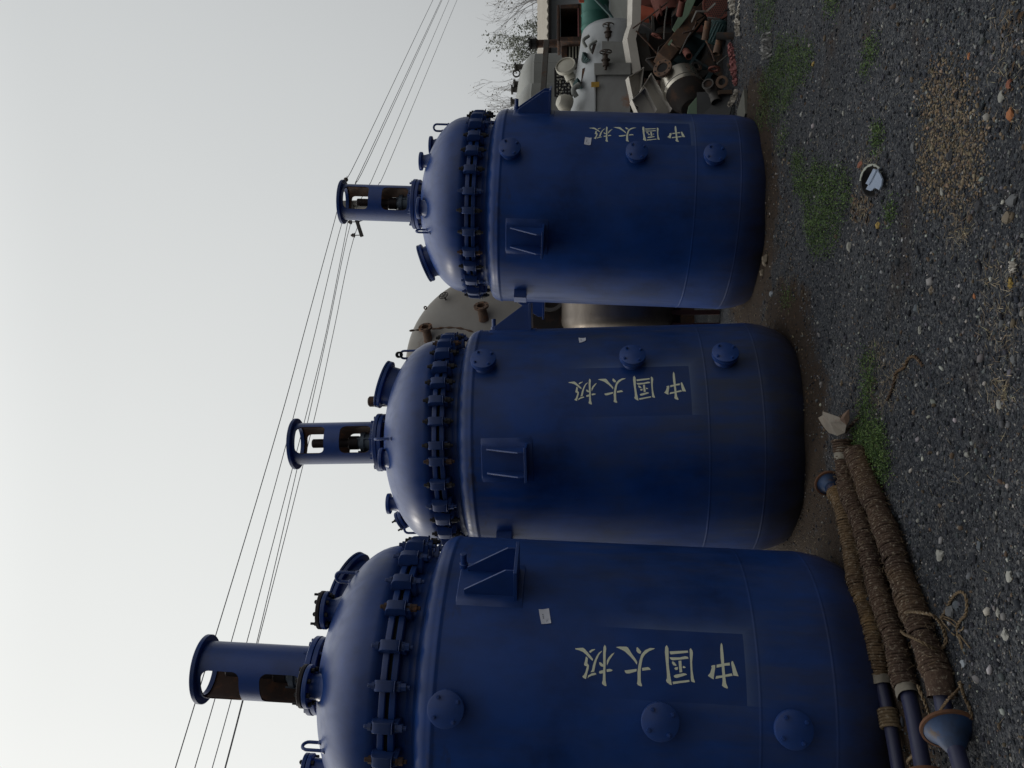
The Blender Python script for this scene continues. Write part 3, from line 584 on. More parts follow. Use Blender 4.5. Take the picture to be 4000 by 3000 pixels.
def glyph_bm(ch, da, dh, k):
    bm = bmesh.new(); R = RS + 0.0012
    for L in GLYPH[ch]:
        pts = [(s / 1000, h / 1000) for s, h in L]
        # clean orientation
        f = lambda s, h: Vector((R * math.cos(math.radians(A0 + da) + s * k / RS), R * math.sin(math.radians(A0 + da) + s * k / RS), H0 + dh + h * k + BASE))
        sheet(bm, [pts], 0.012, f, 0, -0.2, 0.2)
    return bm
def card_bm(azs, hs):
    bm = bmesh.new(); R = RS + 0.003; n = 3; c = [(azs[i], hs[i]) for i in range(4)]
    P = lambda u, v: tuple(c[0][q] * (1 - u) * (1 - v) + c[1][q] * u * (1 - v) + c[2][q] * u * v + c[3][q] * (1 - u) * v for q in (0, 1))
    g = [[bm.verts.new(loc3(R + (0.004 if (i in (0, n) and j in (0, n)) else 0), *P(i / n, j / n))) for i in range(n + 1)] for j in range(n + 1)]
    for a, b in zip(g, g[1:]):
        for i in range(n): bm.faces.new((a[i], a[i + 1], b[i + 1], b[i]))
    ink = bmesh.new()
    def mark(u, v, du, dv):
        q = [ink.verts.new(loc3(R + 0.0012, *P(a, b))) for a, b in ((u, v), (u + du, v), (u + du, v + dv), (u, v + dv))]; ink.faces.new(q)
    for j in range(3): mark(0.28, 0.34 + 0.115 * j, 0.035, 0.075); mark(0.335, 0.34 + 0.115 * j, 0.03, 0.075); mark(0.30, 0.365 + 0.115 * j, 0.05, 0.02)
    for i in range(3): mark(0.55 + 0.11 * i, 0.70 - 0.02 * i, 0.012, 0.20)
    for i in range(2): mark(0.56 + 0.10 * i, 0.80, 0.07, 0.015)
    return bm, ink
SPEC = {
 1: dict(noz=-78.1, lug=-33.5, rect=(-72.5, .066, -49.2, .86), dusty=.42, cl=[9, -4, -16.8, -32.5, -44.8, -59.3, -72.7, -86.4, -98.4, -111, -124, -137, -150, -163], da=0, dh=0, k=1.0, stand=-114,
    card=([-44.13, -43.52, -49.03, -49.58], [1.1208, 1.067, 1.0513, 1.1019]), label='nearest and largest blue reactor vessel, cut by the photo edge, behind the roped pipes'),
 2: dict(noz=-48.6, lug=-95.5, rect=(-76.5, .112, -51.6, 1.03), dusty=.78, cl=[11, -1, -12.5, -24, -34.5, -45.8, -55.7, -65.9, -76.6, -88.7, -96.6, -107.5, -120.2, -129.4, -141, -153, -165], da=-2.0, dh=.036, k=.985, stand=-74,
    card=([-28.25, -28.47, -31.19, -33.5], [.8779, .8251, .8237, .8727]), label='middle blue reactor vessel with a rusty pipe sticking up behind its manhole'),
 3: dict(noz=-70.4, lug=-117.5, rect=(-62, .042, -42.2, .80), dusty=.36, cl=[9, -4, -17, -30.7, -42.2, -55.4, -67.7, -80.1, -93, -104.1, -116.4, -129, -139.9, -153.3, -168.7, -181], da=7.6, dh=-.02, k=.985, stand=-82,
    card=([-58.19, -58.66, -64.03, -63.61], [.9298, .8755, .8824, .9385]), label='farthest blue reactor vessel, beside the scrap heap, manhole on its left side'),
}
MAT['rusty'] = weathered('rusty_steel', (0.060, 0.032, 0.022), (0.022, 0.018, 0.018), (0.12, 0.05, 0.02), 0.8, 0, 10)
MESH = {}
def part(key, make, mats, parent, name=None, **kw):
    """first use builds the mesh, later uses copy the object"""
    if key not in MESH: o = MESH[key] = finish(name or key, make(), mats, parent, **kw); return o
    o = MESH[key].copy(); C.objects.link(o); o.parent = parent; return o
def build_reactor(t):
    S = SPEC[t]; o, ax = TANKS[t]; R3 = rot_axis(*ax); loc = Vector(o) - R3 @ Vector((0, 0, BASE))
    root = thing('reactor_vessel', S['label'], 'reactor vessel', loc, R3, 'blue reactor vessels in a row')
    q = lambda d: math.radians(d) * RS
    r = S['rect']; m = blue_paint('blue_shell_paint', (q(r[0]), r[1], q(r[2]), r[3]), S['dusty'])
    sh = part('shell', shell_bm, MAT['blue'], root)
    if t != 1: sh.data = sh.data.copy()
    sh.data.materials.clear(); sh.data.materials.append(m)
    part('cover', cover_bm, MAT['blue'], root); part('gasket', gasket_bm, MAT['gasket'], root)
    cl = list(S['cl']); step = 12.9; lo = min(cl) - step
    while lo > max(cl) - 360 + 8: cl.append(lo); lo -= step
    for a in cl:
        c = part('clamp', clamp_bm, MAT['bluedull'], root, bevel=0.004); b = part('clamp_bolt', clamp_bolt_bm, MAT['bolt'], c); b.location.z = random.gauss(0, .004)
        if random.random() < .45:
            key = 'clamp_bolt_painted' if random.random() < .7 else 'clamp_bolt_rusty'
            if key not in MESH: MESH[key] = b.data.copy(); MESH[key].materials.clear(); MESH[key].materials.append(MAT['bluedull' if 'painted' in key else 'rusty'])
            b.data = MESH[key]
        c.rotation_euler = (0, 0, math.radians(a + random.gauss(0, .25))); c.location.z = random.gauss(0, .0025)
    for h in (1.5557, 0.4998, -0.1405):
        n = part('side_nozzle', nozzle_bm, MAT['blue'], root); n.location = (0, 0, h + BASE); n.rotation_euler = (0, 0, math.radians(S['noz']))
        part('blind_flange', nozzle_cover_bm, MAT['blue'], n)
        for k in range(4): part('flange_bolt%d' % k, lambda: nozzle_bolt_bm(k), MAT['blue'], n, 'flange_bolt')
    for k in range(4):
        l = part('support_lug', lug_bm, MAT['blue'], root, bevel=0.0015); l.rotation_euler = (0, 0, math.radians(S['lug'] + 90 * k)); part('lug_pad', pad_bm, MAT['blue'], l)
    s = part('vent_stub', stub_bm, MAT['blue'], root); s.rotation_euler = (0, 0, math.radians(S['lug'] + 7.5 + (90 if t != 1 else 0)))
    bm = bmesh.new(); mm = radial(RS + 0.03, S['noz'] - 90, 1.445)
    box(bm, 0.09, 0.006, 0.11, mm @ T(0, 0.052, 0)); box(bm, 0.09, 0.006, 0.11, mm @ T(0, -0.052, 0)); box(bm, 0.004, 0.11, 0.11, mm @ T(0.043, 0, 0)); finish('nameplate_bracket', bm, MAT['blue'], root)
    st = part('motor_stand', stand_bm, [MAT['blue'], MAT['rust_in']], root, sharp=40); st.rotation_euler = (0, 0, math.radians(S['stand'] - 90 * (1)))
    part('top_flange', stand_top_bm, MAT['bluedull'], st); part('base_flange', stand_base_bm, MAT['blue'], st)
    part('stand_seat', seat_bm, MAT['blue'], root); part('agitator_shaft', shaft_bm, MAT['shaft'], root); part('shaft_seal', seal_bm, MAT['seal'], root)
    for g in ('zhong', 'guo', 'tai', 'ji'): finish('painted_character', glyph_bm(g, S['da'], S['dh'], S['k']), MAT['letter'], root, smooth=False)
    c, ink = card_bm(*S['card']); k = finish('stuck_on_card', c, MAT['card'], root); finish('card_print', ink, MAT['ink'], k)
    if t == 1:
        cover_nozzle(root, -77.5, .5, .117, .065, 2.392, 'dark', studs=(2, 6)); cover_nozzle(root, -24, .5, .110, .064, 2.388, 'dark', studs=(0, 3, 5)); cover_nozzle(root, -152, .52, .085, .06, 2.44, True)
        manhole(root, 34, .60, .205, 2.385, math.radians(24)); [eye(root, a, p) for a, p in ((-108, .60), (-12, .655), (80, .64), (170, .64))]
    elif t == 2:
        cover_nozzle(root, -100.7, .5, .084, .056, 2.372); cover_nozzle(root, -160, .5, .081, .053, 2.40); cover_nozzle(root, 176, .60, .078, .05, 2.345, True, tilt=math.radians(28), studs=(0, 1))
        manhole(root, -8, .47, .192, 2.432, math.radians(18)); [eye(root, a, p) for a, p in ((-84, .60), (0, .70), (92, .64), (180, .70))]
        bm = bmesh.new(); cyl(bm, 0.043, 2.36 + BASE, 2.60 + BASE, 24, T(0.34 * math.cos(math.radians(15)), 0.34 * math.sin(math.radians(15)), 0), ch=0.012); finish('vent_pipe', bm, MAT['rusty'], root)
        for s in (-0.022, 0.022):
            bm = bmesh.new(); ring(bm, 0.012, 0.026, -0.008, 0.008, 20, T(0, 0, BASE) @ RZ(math.radians(-3)) @ T(0.70, s, 2.31) @ RX(PI / 2), ch=0.003); finish('hinge_ring', bm, MAT['gasket'], root)
    else:
        cover_nozzle(root, -105, .5, .097, .064, 2.382); cover_nozzle(root, -52, .5, .082, .056, 2.395); cover_nozzle(root, -10, .54, .086, .054, 2.362)
        manhole(root, 178, .55, .182, 2.372, math.radians(23)); [eye(root, a, p) for a, p in ((-124, .60), (-20, .70), (70, .64), (160, .64))]
    return root
for t in (1, 2, 3): build_reactor(t)
# ================================================================ power line
MAT['wire'] = plain('wire_aluminium', (0.16, 0.16, 0.17), 0.6, 0.3, 0.1)
MAT['concrete'] = weathered('concrete_pole', (0.30, 0.29, 0.27), (0.2, 0.19, 0.17), None, 0.9)
MAT['ceramic'] = plain('insulator_brown', (0.06, 0.045, 0.04), 0.35, 0, 0.2)
MAT['galv'] = weathered('galvanised_arm', (0.09, 0.085, 0.08), (0.06, 0.05, 0.04), None, 0.7, 0.3)
POLE = Vector((4.63, 22.0, 0))
root = thing('utility_pole', 'utility pole behind the farthest vessel, its tilted crossarm and insulators showing beside the stand', 'utility pole', POLE)
bm = bmesh.new(); lathe(bm, [(0, 0), (0.16, 0), (0.11, 7.6), (0, 7.62)], 16); finish('pole_shaft', bm, MAT['concrete'], root)
aL, aR = at(1414, 924, 21.9) - POLE, at(1352, 735, 21.9) - POLE
bm = bmesh.new(); d = (aR - aL); m = frame((aL + aR) / 2, d, (0, 0, 1)); box(bm, 0.085, 0.07, d.length, m); finish('crossarm', bm, MAT['galv'], root, bevel=0.004)
INS = []
for px, py in ((1383, 919), (1371, 867), (1366, 790), (1346, 742)):
    p = at(px, py, 21.9) - POLE; bm = bmesh.new(); mm = T(*p)
    lathe(bm, [(0.012, -0.16), (0.012, -0.02), (0.05, -0.02), (0.065, -0.01), (0.05, 0.01), (0.035, 0.015), (0.055, 0.03), (0.05, 0.045), (0.03, 0.055), (0.03, 0.075), (0.02, 0.085), (0, 0.088)], 14, mm); finish('insulator', bm, MAT['ceramic'], root); INS.append(p + POLE)
bm = bmesh.new(); a = aL + d * 0.30; b_ = a + Vector((0.25, 0, -0.75)); sweep(bm, [a, b_], 0.015, 6); finish('arm_brace', bm, MAT['galv'], root)
# (left end, middle, right end) of each wire in photo pixels; all hang about 5.6 m above the eye
def wire_pt(x, y):
    d_ = ray(x, y); return Vector((0, 0, CAM_Z)) + d_ * (5.65 / d_.z)
wires = [([(592, 3300), (685, 3000), (840, 2490), (989, 2000), (1112, 1580), (1200, 1255), (1297, 900), (1352, 700), (1406, 600), (1691, 0), (1790, -200)], 'topmost power line wire, carrying a dark splice above the farthest stand'),
 ([(668, 3300), (761, 3000), (901, 2515), (1046, 2000), (1159, 1580), (1231, 1300), (1322, 920), (1385, 725), (1442, 600), (1723, 0), (1817, -200)], 'second power line wire from the top across the grey sky'),
 ([(738, 3300), (829, 3000), (961, 2520), (1098, 2000), (1206, 1580), (1274, 1300), (1345, 940), (1388, 725), (1450, 600), (1727, 0), (1820, -200)], 'third power line wire from the top across the grey sky'),
 ([(790, 3300), (878, 3000), (1000, 2522), (1122, 2000), (1217, 1580), (1279, 1300), (1371, 867), (1440, 727), (1497, 600), (1754, 0), (1842, -200)], 'fourth power line wire, close above the lowest one'),
 ([(793, 3300), (881, 3000), (1005, 2522), (1138, 2000), (1241, 1580), (1302, 1300), (1385, 919), (1475, 727), (1535, 600), (1785, 0), (1870, -200)], 'lowest power line wire across the grey sky')]
for pts, lab in wires:
    P = spline([wire_pt(*p) for p in pts], 5); bm = bmesh.new(); sweep(bm, P, 0.0085, 6); o = tag(finish('power_line_wire', bm, MAT['wire']), lab, 'power line', 'power line wires')
    if 'splice' in lab:
        p = wire_pt(1351, 702); bm = bmesh.new(); bmesh.ops.create_icosphere(bm, subdivisions=2, radius=0.06, matrix=Matrix.Translation(p)); s = finish('wire_splice', bm, MAT['ceramic']); s.parent = o
for x0, lab in ((2086, 'thin far wire behind the building roof, upper one'), (2106, 'thin far wire behind the building roof, lower one')):
    bm = bmesh.new(); sweep(bm, [at(x0 - 8, -100, 42), at(x0 + 6, 480, 42)], 0.012, 5); tag(finish('far_wire', bm, MAT['wire']), lab, 'power line', 'far wires over the roof')
# ================================================================ big beige horizontal tank seen between the two far vessels
MAT['beige'] = weathered('beige_tank_paint', (0.34, 0.325, 0.295), (0.24, 0.20, 0.155), (0.13, 0.085, 0.055), 0.75, 0, 1.4, 0.45, 0.30)
MAT['rustbrown'] = weathered('brown_rust', (0.15, 0.095, 0.065), (0.07, 0.045, 0.035), (0.20, 0.10, 0.05), 0.9, 0, 9, 0.7)
axv = Vector((0.20, -0.97, 0.0)).normalized(); ctr = at(1936, 1400, 11.4); RB = 1.235
root = thing('beige_storage_tank', 'large beige round-ended tank behind the blue vessels with rusty flanged nozzles on its end', 'storage tank', (ctr.x, ctr.y, 0))
cl_ = Vector((0, 0, ctr.z)); hm = frame(cl_, axv)
bm = bmesh.new(); pr = [(0, -3.2), (RB, -3.2)] + [(RB, -2 + 0.5 * k) for k in range(4)] + [(RB * math.cos(k * PI / 40), -0.18 + 0.30 * math.sin(k * PI / 40)) for k in range(1, 20)] + [(0, 0.12)]
lathe(bm, pr, 96, hm); finish('tank_body', bm, MAT['beige'], root)
def head_pt(px, py):                                      # where a photo ray meets the tank end
    o_ = Vector((0, 0, CAM_Z)) - Vector((ctr.x, ctr.y, 0)); d_ = ray(px, py); best = None
    for it in range(400):
        k = 8 + it * 0.012; p = o_ + d_ * k; q = p - cl_; h = q.dot(axv); rr = (q - axv * h).length
        if rr < RB and h < -0.18 + 0.30 * math.sqrt(max(0, 1 - (rr / RB) ** 2)): return p
    return o_ + d_ * 11.2
for (bx, by, fx, fy, rf) in ((1673, 1322, 1671, 1284, 0.092), (1889, 1240, 1878, 1191, 0.10)):
    b0 = head_pt(bx, by); f0 = b0 + Vector((0.135, -0.10, 0.02)).normalized() * 0.19; mm = frame(b0, f0 - b0); L_ = (f0 - b0).length
    bm = bmesh.new(); lathe(bm, [(rf * .75, -0.03), (rf * .62, 0.0), (rf * .60, L_ - .03), (rf, L_ - .028), (rf, L_), (rf * .55, L_), (rf * .52, 0.02), (0, 0.02)], 28, mm); n_ = finish('nozzle', bm, MAT['rustbrown'], root)
    for k in range(6):
        bm = bmesh.new(); cyl(bm, 0.010, L_ - 0.001, L_ + 0.004, 8, mm @ T(rf * .8 * math.cos(k * PI / 3), rf * .8 * math.sin(k * PI / 3), 0)); finish('bolt_hole', bm, MAT['gasket'], n_)
b0 = head_pt(1742, 1172); mm = frame(b0, Vector((0.55, -0.55, 0.25)))
bm = bmesh.new(); cyl(bm, 0.012, -0.02, 0.085, 8, mm)
ring(bm, 0.056, 0.070, 0.078, 0.090, 24, mm, 0.003)
for k in range(3): box(bm, 0.125, 0.013, 0.008, mm @ T(0, 0, 0.083) @ RZ(k * PI / 3))
finish('handwheel', bm, MAT['galv'], root)
b0 = head_pt(1662, 1203); bm = bmesh.new(); ring(bm, 0.012, 0.024, -0.01, 0.02, 12, frame(b0, axv), 0.002); finish('small_port', bm, MAT['rustbrown'], root)
bm = bmesh.new(); pts = []
for px, py in ((1602, 1292), (1640, 1288), (1700, 1284), (1745, 1280), (1800, 1283), (1850, 1298), (1890, 1315)):
    p = head_pt(px, py); pts.append(p + Vector((0, -0.004, 0)))
sweep(bm, spline(pts, 6), 0.014, 6, rfun=lambda t: 0.012 + 0.006 * math.sin(t * 50)); finish('rusty_seam', bm, MAT['rustbrown'], root)
for y_ in (-0.3, -2.4):
    bm = bmesh.new(); p = cl_ + axv * y_; box(bm, 1.5, 0.35, max(.2, p.z - 0.9), T(p.x, p.y, (p.z - 0.9) / 2) @ RZ(math.atan2(axv.y, axv.x) + PI / 2)); finish('saddle', bm, MAT['rusty'], root)
# added dark hopper for shade and rust under it and a stainless vessel in the gap
root = thing('dark_filler', 'added dark hopper in the shadow between the two far vessels, above the stainless cylinder', 'filler', (at(2120, 1230, 10.6).x, 10.6, 0))
MAT['darkrust_shade'] = weathered('dark_rust_and_shade', (0.018, 0.014, 0.012), (0.035, 0.02, 0.014), (0.05, 0.025, 0.014), 0.9, 0, 5)  # dark rust that also stands in for shade on box and cone
bm = bmesh.new(); z0, z1 = at(2230, 1230, 10.4).z, at(2062, 1230, 10.4).z; prism(bm, [(-.55, z0), (.75, z0), (.75, z1), (-.35, z1), (-.55, z1 - .16)], -0.4, 0.5, RX(PI / 2)); finish('filler_body', bm, MAT['darkrust_shade'], root, bevel=0.006)
bm = bmesh.new(); zc = (at(2150, 1195, 10.0).z); lathe(bm, [(0.13, -0.01), (0.17, -0.01), (0.17, 0.02), (0.13, 0.02)], 30, frame((at(2150, 1160, 10).x - root.location.x, -0.52, zc), (0.2, -1, 0.1)), closed=True); finish('rim_ring', bm, MAT['galv'], root)
for s in (-.4, .6): bm = bmesh.new(); box(bm, 0.1, 0.1, z0, T(s, 0.2, z0 / 2)); finish('leg', bm, MAT['darkrust_shade'], root)
MAT['stain'] = weathered('stainless_dull', (0.19, 0.165, 0.14), (0.10, 0.08, 0.065), (0.09, 0.05, 0.034), 0.46, 0.8, 3, 0.6, 0.30, stretch=(1, 1, 3))
MAT['stain2'] = weathered('stainless_panel', (0.27, 0.265, 0.25), (0.17, 0.165, 0.155), None, 0.45, 0.6, 3, 0.6)
cx0 = at(2400, 1262, 10).x
root = thing('stainless_cylinder', 'dull stainless steel cylinder lying in the gap between the two far blue vessels', 'vessel', (cx0, 10.0, 0)); hm = T(0, 0, 1.08) @ RY(PI / 2)
bm = bmesh.new(); R_ = 0.66; lathe(bm, [(0, -0.22)] + [(R_ * math.sin(k * PI / 24), -0.22 * math.cos(k * PI / 24)) for k in range(1, 13)] + [(R_ + .004, 0.04), (R_, 0.05), (R_, 0.35), (R_ + .004, 0.36), (R_, 0.37), (R_, 2.2), (0, 2.2)], 64, hm); finish('cylinder_body', bm, MAT['stain'], root)
MAT['redpaint'] = weathered('red_brown_paint', (0.07, 0.022, 0.020), (0.03, 0.016, 0.014), None, 0.8)
for k in range(7): bm = bmesh.new(); box(bm, 0.05, 0.05, 0.62, T(-0.05 + 0.14 * k, -0.32, 0.31)); finish('rack_slat', bm, MAT['redpaint'], root)
bm = bmesh.new(); box(bm, 1.6, 0.6, 0.08, T(0.5, 0, 0.46)); finish('rack_top', bm, MAT['darkrust_shade'], root)
# ================================================================ right side: pale tanks, building, trees
MAT['pale'] = weathered('pale_tank_paint', (0.36, 0.37, 0.345), (0.27, 0.26, 0.22), None, 0.6, 0, 2, 0.4)
for (cy, R_, Y, top, lab) in ((436, 1.0, 16.0, 2017, 'pale grey domed tank with small nozzles on its dome, right of the farthest vessel'), (566, 0.98, 14.6, 1999, 'second pale domed tank, half hidden behind the bracket of the farthest vessel')):
    c0 = at(2060, cy, Y); zt = at(top, cy, Y).z; root = thing('domed_tank', lab, 'tank', (c0.x, Y, 0), None, 'pale domed tanks'); zs = zt - 0.36
    bm = bmesh.new(); lathe(bm, [(0, 0), (R_, 0), (R_, zs * .5), (R_, zs - .012), (R_ + .004, zs - .006), (R_, zs)] + [(R_ * math.cos(k * PI / 30), zs + 0.36 * math.sin(k * PI / 30)) for k in range(1, 15)] + [(0, zs + 0.36)], 72); finish('tank_body', bm, MAT['pale'], root)
    if cy == 436:
        for py in (259, ): bm = bmesh.new(); x_ = at(2060, py, Y - .6).x - c0.x; box(bm, 0.018, 0.02, zs, T(x_, -math.sqrt(max(.01, R_ * R_ - x_ * x_)), zs / 2)); finish('weld_seam', bm, MAT['pale'], root)
        for px, py, dx in ((2016, 262, 0), (2012, 328, 0), (2003, 350, .1), (2001, 398, .2)):
            p = at(px + 14, py, Y - .2); lx = p.x - c0.x; zz = zs + 0.36 * math.sqrt(max(0, 1 - (lx / R_) ** 2 - .04)); zt_ = at(px - 6, py, Y - .2).z; bm = bmesh.new()
            cyl(bm, 0.05, zz - .06, zt_, 14, T(lx, -.2, 0)); cyl(bm, 0.085, zt_ - .03, zt_, 18, T(lx, -.2, 0)); finish('nozzle', bm, MAT['galv'], root)
        bm = bmesh.new(); lx = at(2016, 302, Y).x - c0.x; zz = zs + 0.33 * math.sqrt(1 - (lx / R_) ** 2); ring(bm, 0.05, 0.075, -.012, .012, 20, T(lx, -.2, zz + .09) @ RX(PI / 2)); finish('lifting_ring', bm, MAT['galv'], root)
MAT['steelgrey'] = weathered('grey_beam', (0.10, 0.095, 0.085), (0.06, 0.045, 0.035), (0.09, 0.05, 0.03), 0.85)
a, b_ = at(2135, 165, 14.4), at(2120, 380, 13.4); bm = bmesh.new(); d = b_ - a; box(bm, 0.085, 0.10, d.length, frame((a + b_) / 2, d, (0, 0, 1))); tag(finish('steel_beam', bm, MAT['steelgrey'], None, bevel=0.004), 'dark steel beam running in front of the pale domed tank at roof height', 'beam')
MAT['bwall'] = weathered('building_wall', (0.42, 0.44, 0.45), (0.32, 0.33, 0.33), None, 0.85, 0, 1)
MAT['roof'] = weathered('roof_sheet', (0.36, 0.33, 0.28), (0.27, 0.24, 0.20), None, 0.8, 0, 1)
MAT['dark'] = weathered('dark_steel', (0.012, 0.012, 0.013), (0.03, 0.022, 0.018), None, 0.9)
Yb = 21.0; xl, xr = at(2140, 330, Yb).x, at(2140, -330, Yb).x; ze = at(2140, 140, Yb).z
root = thing('low_building', 'low white-walled building with a beige sheet roof behind the scrap heap', 'building', (xl, Yb, 0))
w_ = xr - xl
bm = bmesh.new(); box(bm, w_, 0.25, ze, T(w_ / 2, .2, ze / 2)); box(bm, .25, 6, ze, T(0.125, 3.2, ze / 2)); finish('wall', bm, MAT['bwall'], root)
bm = bmesh.new(); n = 90; h1 = at(2117, 20, Yb + 3.4).z
va = []
for i in range(n + 1):
    x = -0.2 + (w_ + .4) * i / n; rz = 0.018 * math.sin(i * PI / 2) + 0.25 * (x / w_) * 0.0
    va.append((bm.verts.new((x, -.35, ze + 0.0 + rz)), bm.verts.new((x, 3.3, h1 + 0.12 + rz)), bm.verts.new((x, -.35, ze - 0.04 + rz)), bm.verts.new((x, 3.3, h1 + 0.08 + rz))))
for p, q in zip(va, va[1:]): bm.faces.new((p[0], q[0], q[1], p[1])); bm.faces.new((p[2], p[3], q[3], q[2])); bm.faces.new((p[0], p[2], q[2], q[0]))
finish('roof', bm, MAT['roof'], root)
bm = bmesh.new(); box(bm, w_ + .3, .07, .07, T(w_ / 2, -.37, ze - .06)); finish('gutter', bm, MAT['dark'], root)
root = thing('rusty_chimney', 'short dark rusty flanged pipe standing up at the roof edge of the low building', 'chimney', at(2141, 170, 20.4)); Pz = at(2068, 172, 20.4).z - root.location.z
bm = bmesh.new(); cyl(bm, 0.09, -root.location.z, Pz * .62, 18); cyl(bm, .105, Pz * .55, Pz * .62, 18); finish('lower_pipe', bm, MAT['rusty'], root)
bm = bmesh.new(); cyl(bm, 0.115, Pz * .64, Pz * .92, 18); cyl(bm, 0.15, Pz * .92, Pz, 20); cyl(bm, .14, Pz * .62, Pz * .66, 20)
for k in range(8): hexbolt(bm, .016, .05, T(.125 * math.cos(k * PI / 4), .125 * math.sin(k * PI / 4), Pz * .97))
finish('valve_top', bm, MAT['dark'], root)
# ---------------------------------------------------------------- trees
MAT['bark'] = plain('hazed_bare_bark', (0.42, 0.41, 0.405), 0.9, 0, 0.2); MAT['leafgrey'] = plain('hazed_grey_green_leaf', (0.30, 0.32, 0.26), 0.8, 0, 0.35, 8); MAT['leafbrown'] = plain('hazed_dry_brown_leaf', (0.28, 0.25, 0.20), 0.8, 0, 0.35, 8)  # bark and leaf colours paled to imitate distance haze
def tree(x, y, base_px, height, spread, lab, leaves_n, mat_leaf, lean=0.0, seed=1, levels=4, leaf=0.05, grp=None, stems=5, thick=0.05):
    rnd = random.Random(seed); p0 = Vector((x, y, 0)); root = thing('tree', lab, 'tree', p0, None, grp); bt = bmesh.new(); bl = bmesh.new(); tips = []
    def branch(p, d, L, r, lv):
        pts = [p]; dd = d.copy(); n = 5
        for k in range(n):
            dd = (dd + Vector((rnd.gauss(0, .10), rnd.gauss(0, .10), rnd.gauss(0.03, .06)))).normalized(); pts.append(pts[-1] + dd * (L / n))
        sweep(bt, pts, r, 5 if lv < 2 else 4, cap=False, rfun=lambda t: max(0.0035, r * (1 - .62 * t)))
        if lv >= 2: tips.extend(pts[2:])
        if lv < levels:
            for k in range(rnd.randint(2, 4) if lv else stems):
                i = rnd.randint(2, n) if lv else rnd.randint(3, n); a = rnd.uniform(0, 2 * PI); e1 = dd.orthogonal().normalized(); e2 = dd.cross(e1); ang = rnd.uniform(.3, .75)
                nd = (dd * math.cos(ang) + (e1 * math.cos(a) + e2 * math.sin(a)) * math.sin(ang) * spread + Vector((lean * .3, 0, .15))).normalized(); branch(pts[i], nd, L * rnd.uniform(.5, .72), r * .5, lv + 1)
    branch(Vector((0, 0, 0)), Vector((lean, 0, 1)).normalized(), height * .45, thick, 0)
    finish('trunk', bt, MAT['bark'], root)
    for k in range(leaves_n):
        p = rnd.choice(tips) + Vector((rnd.gauss(0, .07), rnd.gauss(0, .07), rnd.gauss(0, .07))); m = T(*p) @ RZ(rnd.uniform(0, 6.3)) @ RX(rnd.uniform(0, 3)); s = leaf * rnd.uniform(.6, 1.3)
        bl.faces.new([bl.verts.new(m @ Vector(v)) for v in ((0, 0, 0), (s * .5, s * .4, .01), (s, 0, 0), (s * .5, -s * .4, .01))])
    finish('crown', bl, mat_leaf, root); return root
G_ = 'trees beyond the building'
p = at(2150, -120, 33); tree(p.x, 33, 0, 6.3, 1.0, 'big bare tree with fine twigs at the right edge of the photo, above the roof', 70, MAT['leafbrown'], -0.32, 11, 4, .08, G_, 7, .05)
p = at(2150, 55, 30); tree(p.x, 30, 0, 4.9, .85, 'grey-green leafy tree just above the building roof', 2600, MAT['leafgrey'], -.06, 5, 4, .07, G_, 8, .05)
p = at(2150, 278, 30); tree(p.x, 30, 0, 5.7, .65, 'sparse bare tree rising behind the dome of the pale tank', 90, MAT['leafbrown'], .03, 8, 4, .065, G_, 5, .04)
p = at(2150, 372, 30); tree(p.x, 30, 0, 5.6, .70, 'sparse bare tree with a few dry leaves, next to the farthest blue vessel', 150, MAT['leafbrown'], 0, 21, 4, .065, G_, 6, .04)
# ================================================================ the scrap heap right of the farthest vessel
MAT['teal'] = weathered('teal_drum_paint', (0.018, 0.135, 0.105), (0.02, 0.07, 0.06), None, 0.55, 0, 3, 0.4)
MAT['orange'] = weathered('orange_paint', (0.42, 0.085, 0.035), (0.22, 0.05, 0.03), None, 0.7, 0, 4, 0.5)
MAT['redrust'] = weathered('red_oxide', (0.17, 0.05, 0.035), (0.08, 0.035, 0.025), None, 0.85, 0, 4)
MAT['gsheet'] = weathered('grey_sheet', (0.30, 0.315, 0.29), (0.24, 0.24, 0.22), None, 0.7, 0, 2, 0.4)
MAT['lightsteel'] = weathered('light_steel_trough', (0.56, 0.53, 0.47), (0.38, 0.35, 0.30), None, 0.55, 0.25, 5, 0.5)
MAT['greenplate'] = weathered('pale_green_plate', (0.20, 0.30, 0.20), (0.15, 0.17, 0.12), (0.10, 0.06, 0.04), 0.75, 0, 5, 0.4, 0.35)
MAT['navy'] = weathered('dark_teal_iron', (0.030, 0.062, 0.072), (0.025, 0.03, 0.03), (0.05, 0.028, 0.018), 0.75, 0, 6, 0.5, 0.35)
MAT['motor'] = weathered('motor_teal', (0.022, 0.07, 0.072), (0.03, 0.034, 0.03), (0.07, 0.04, 0.025), 0.7, 0, 8, 0.5, 0.36)
MAT['vessel'] = weathered('grey_blue_vessel', (0.33, 0.35, 0.36), (0.17, 0.165, 0.155), None, 0.5, 0.35, 2, 0.5)
MAT['jacket'] = weathered('stained_jacket', (0.19, 0.195, 0.19), (0.105, 0.10, 0.095), (0.17, 0.09, 0.055), 0.55, 0.3, 2.2, 0.8, 0.38)
MAT['jacketgrey'] = weathered('grey_jacket', (0.17, 0.175, 0.165), (0.11, 0.105, 0.095), None, 0.55, 0.3, 4, 0.7)
MAT['slate'] = weathered('dark_sheet', (0.035, 0.037, 0.038), (0.025, 0.025, 0.025), None, 0.7, 0, 3)
MAT['cream'] = weathered('cream_plastic', (0.48, 0.46, 0.38), (0.36, 0.34, 0.28), None, 0.45, 0, 4, 0.4)
MAT['pink'] = weathered('pink_cloth', (0.30, 0.115, 0.11), (0.2, 0.09, 0.085), None, 0.9, 0, 14)
MAT['paper'] = weathered('dirty_paper', (0.36, 0.33, 0.28), (0.25, 0.21, 0.16), None, 0.9, 0, 10)
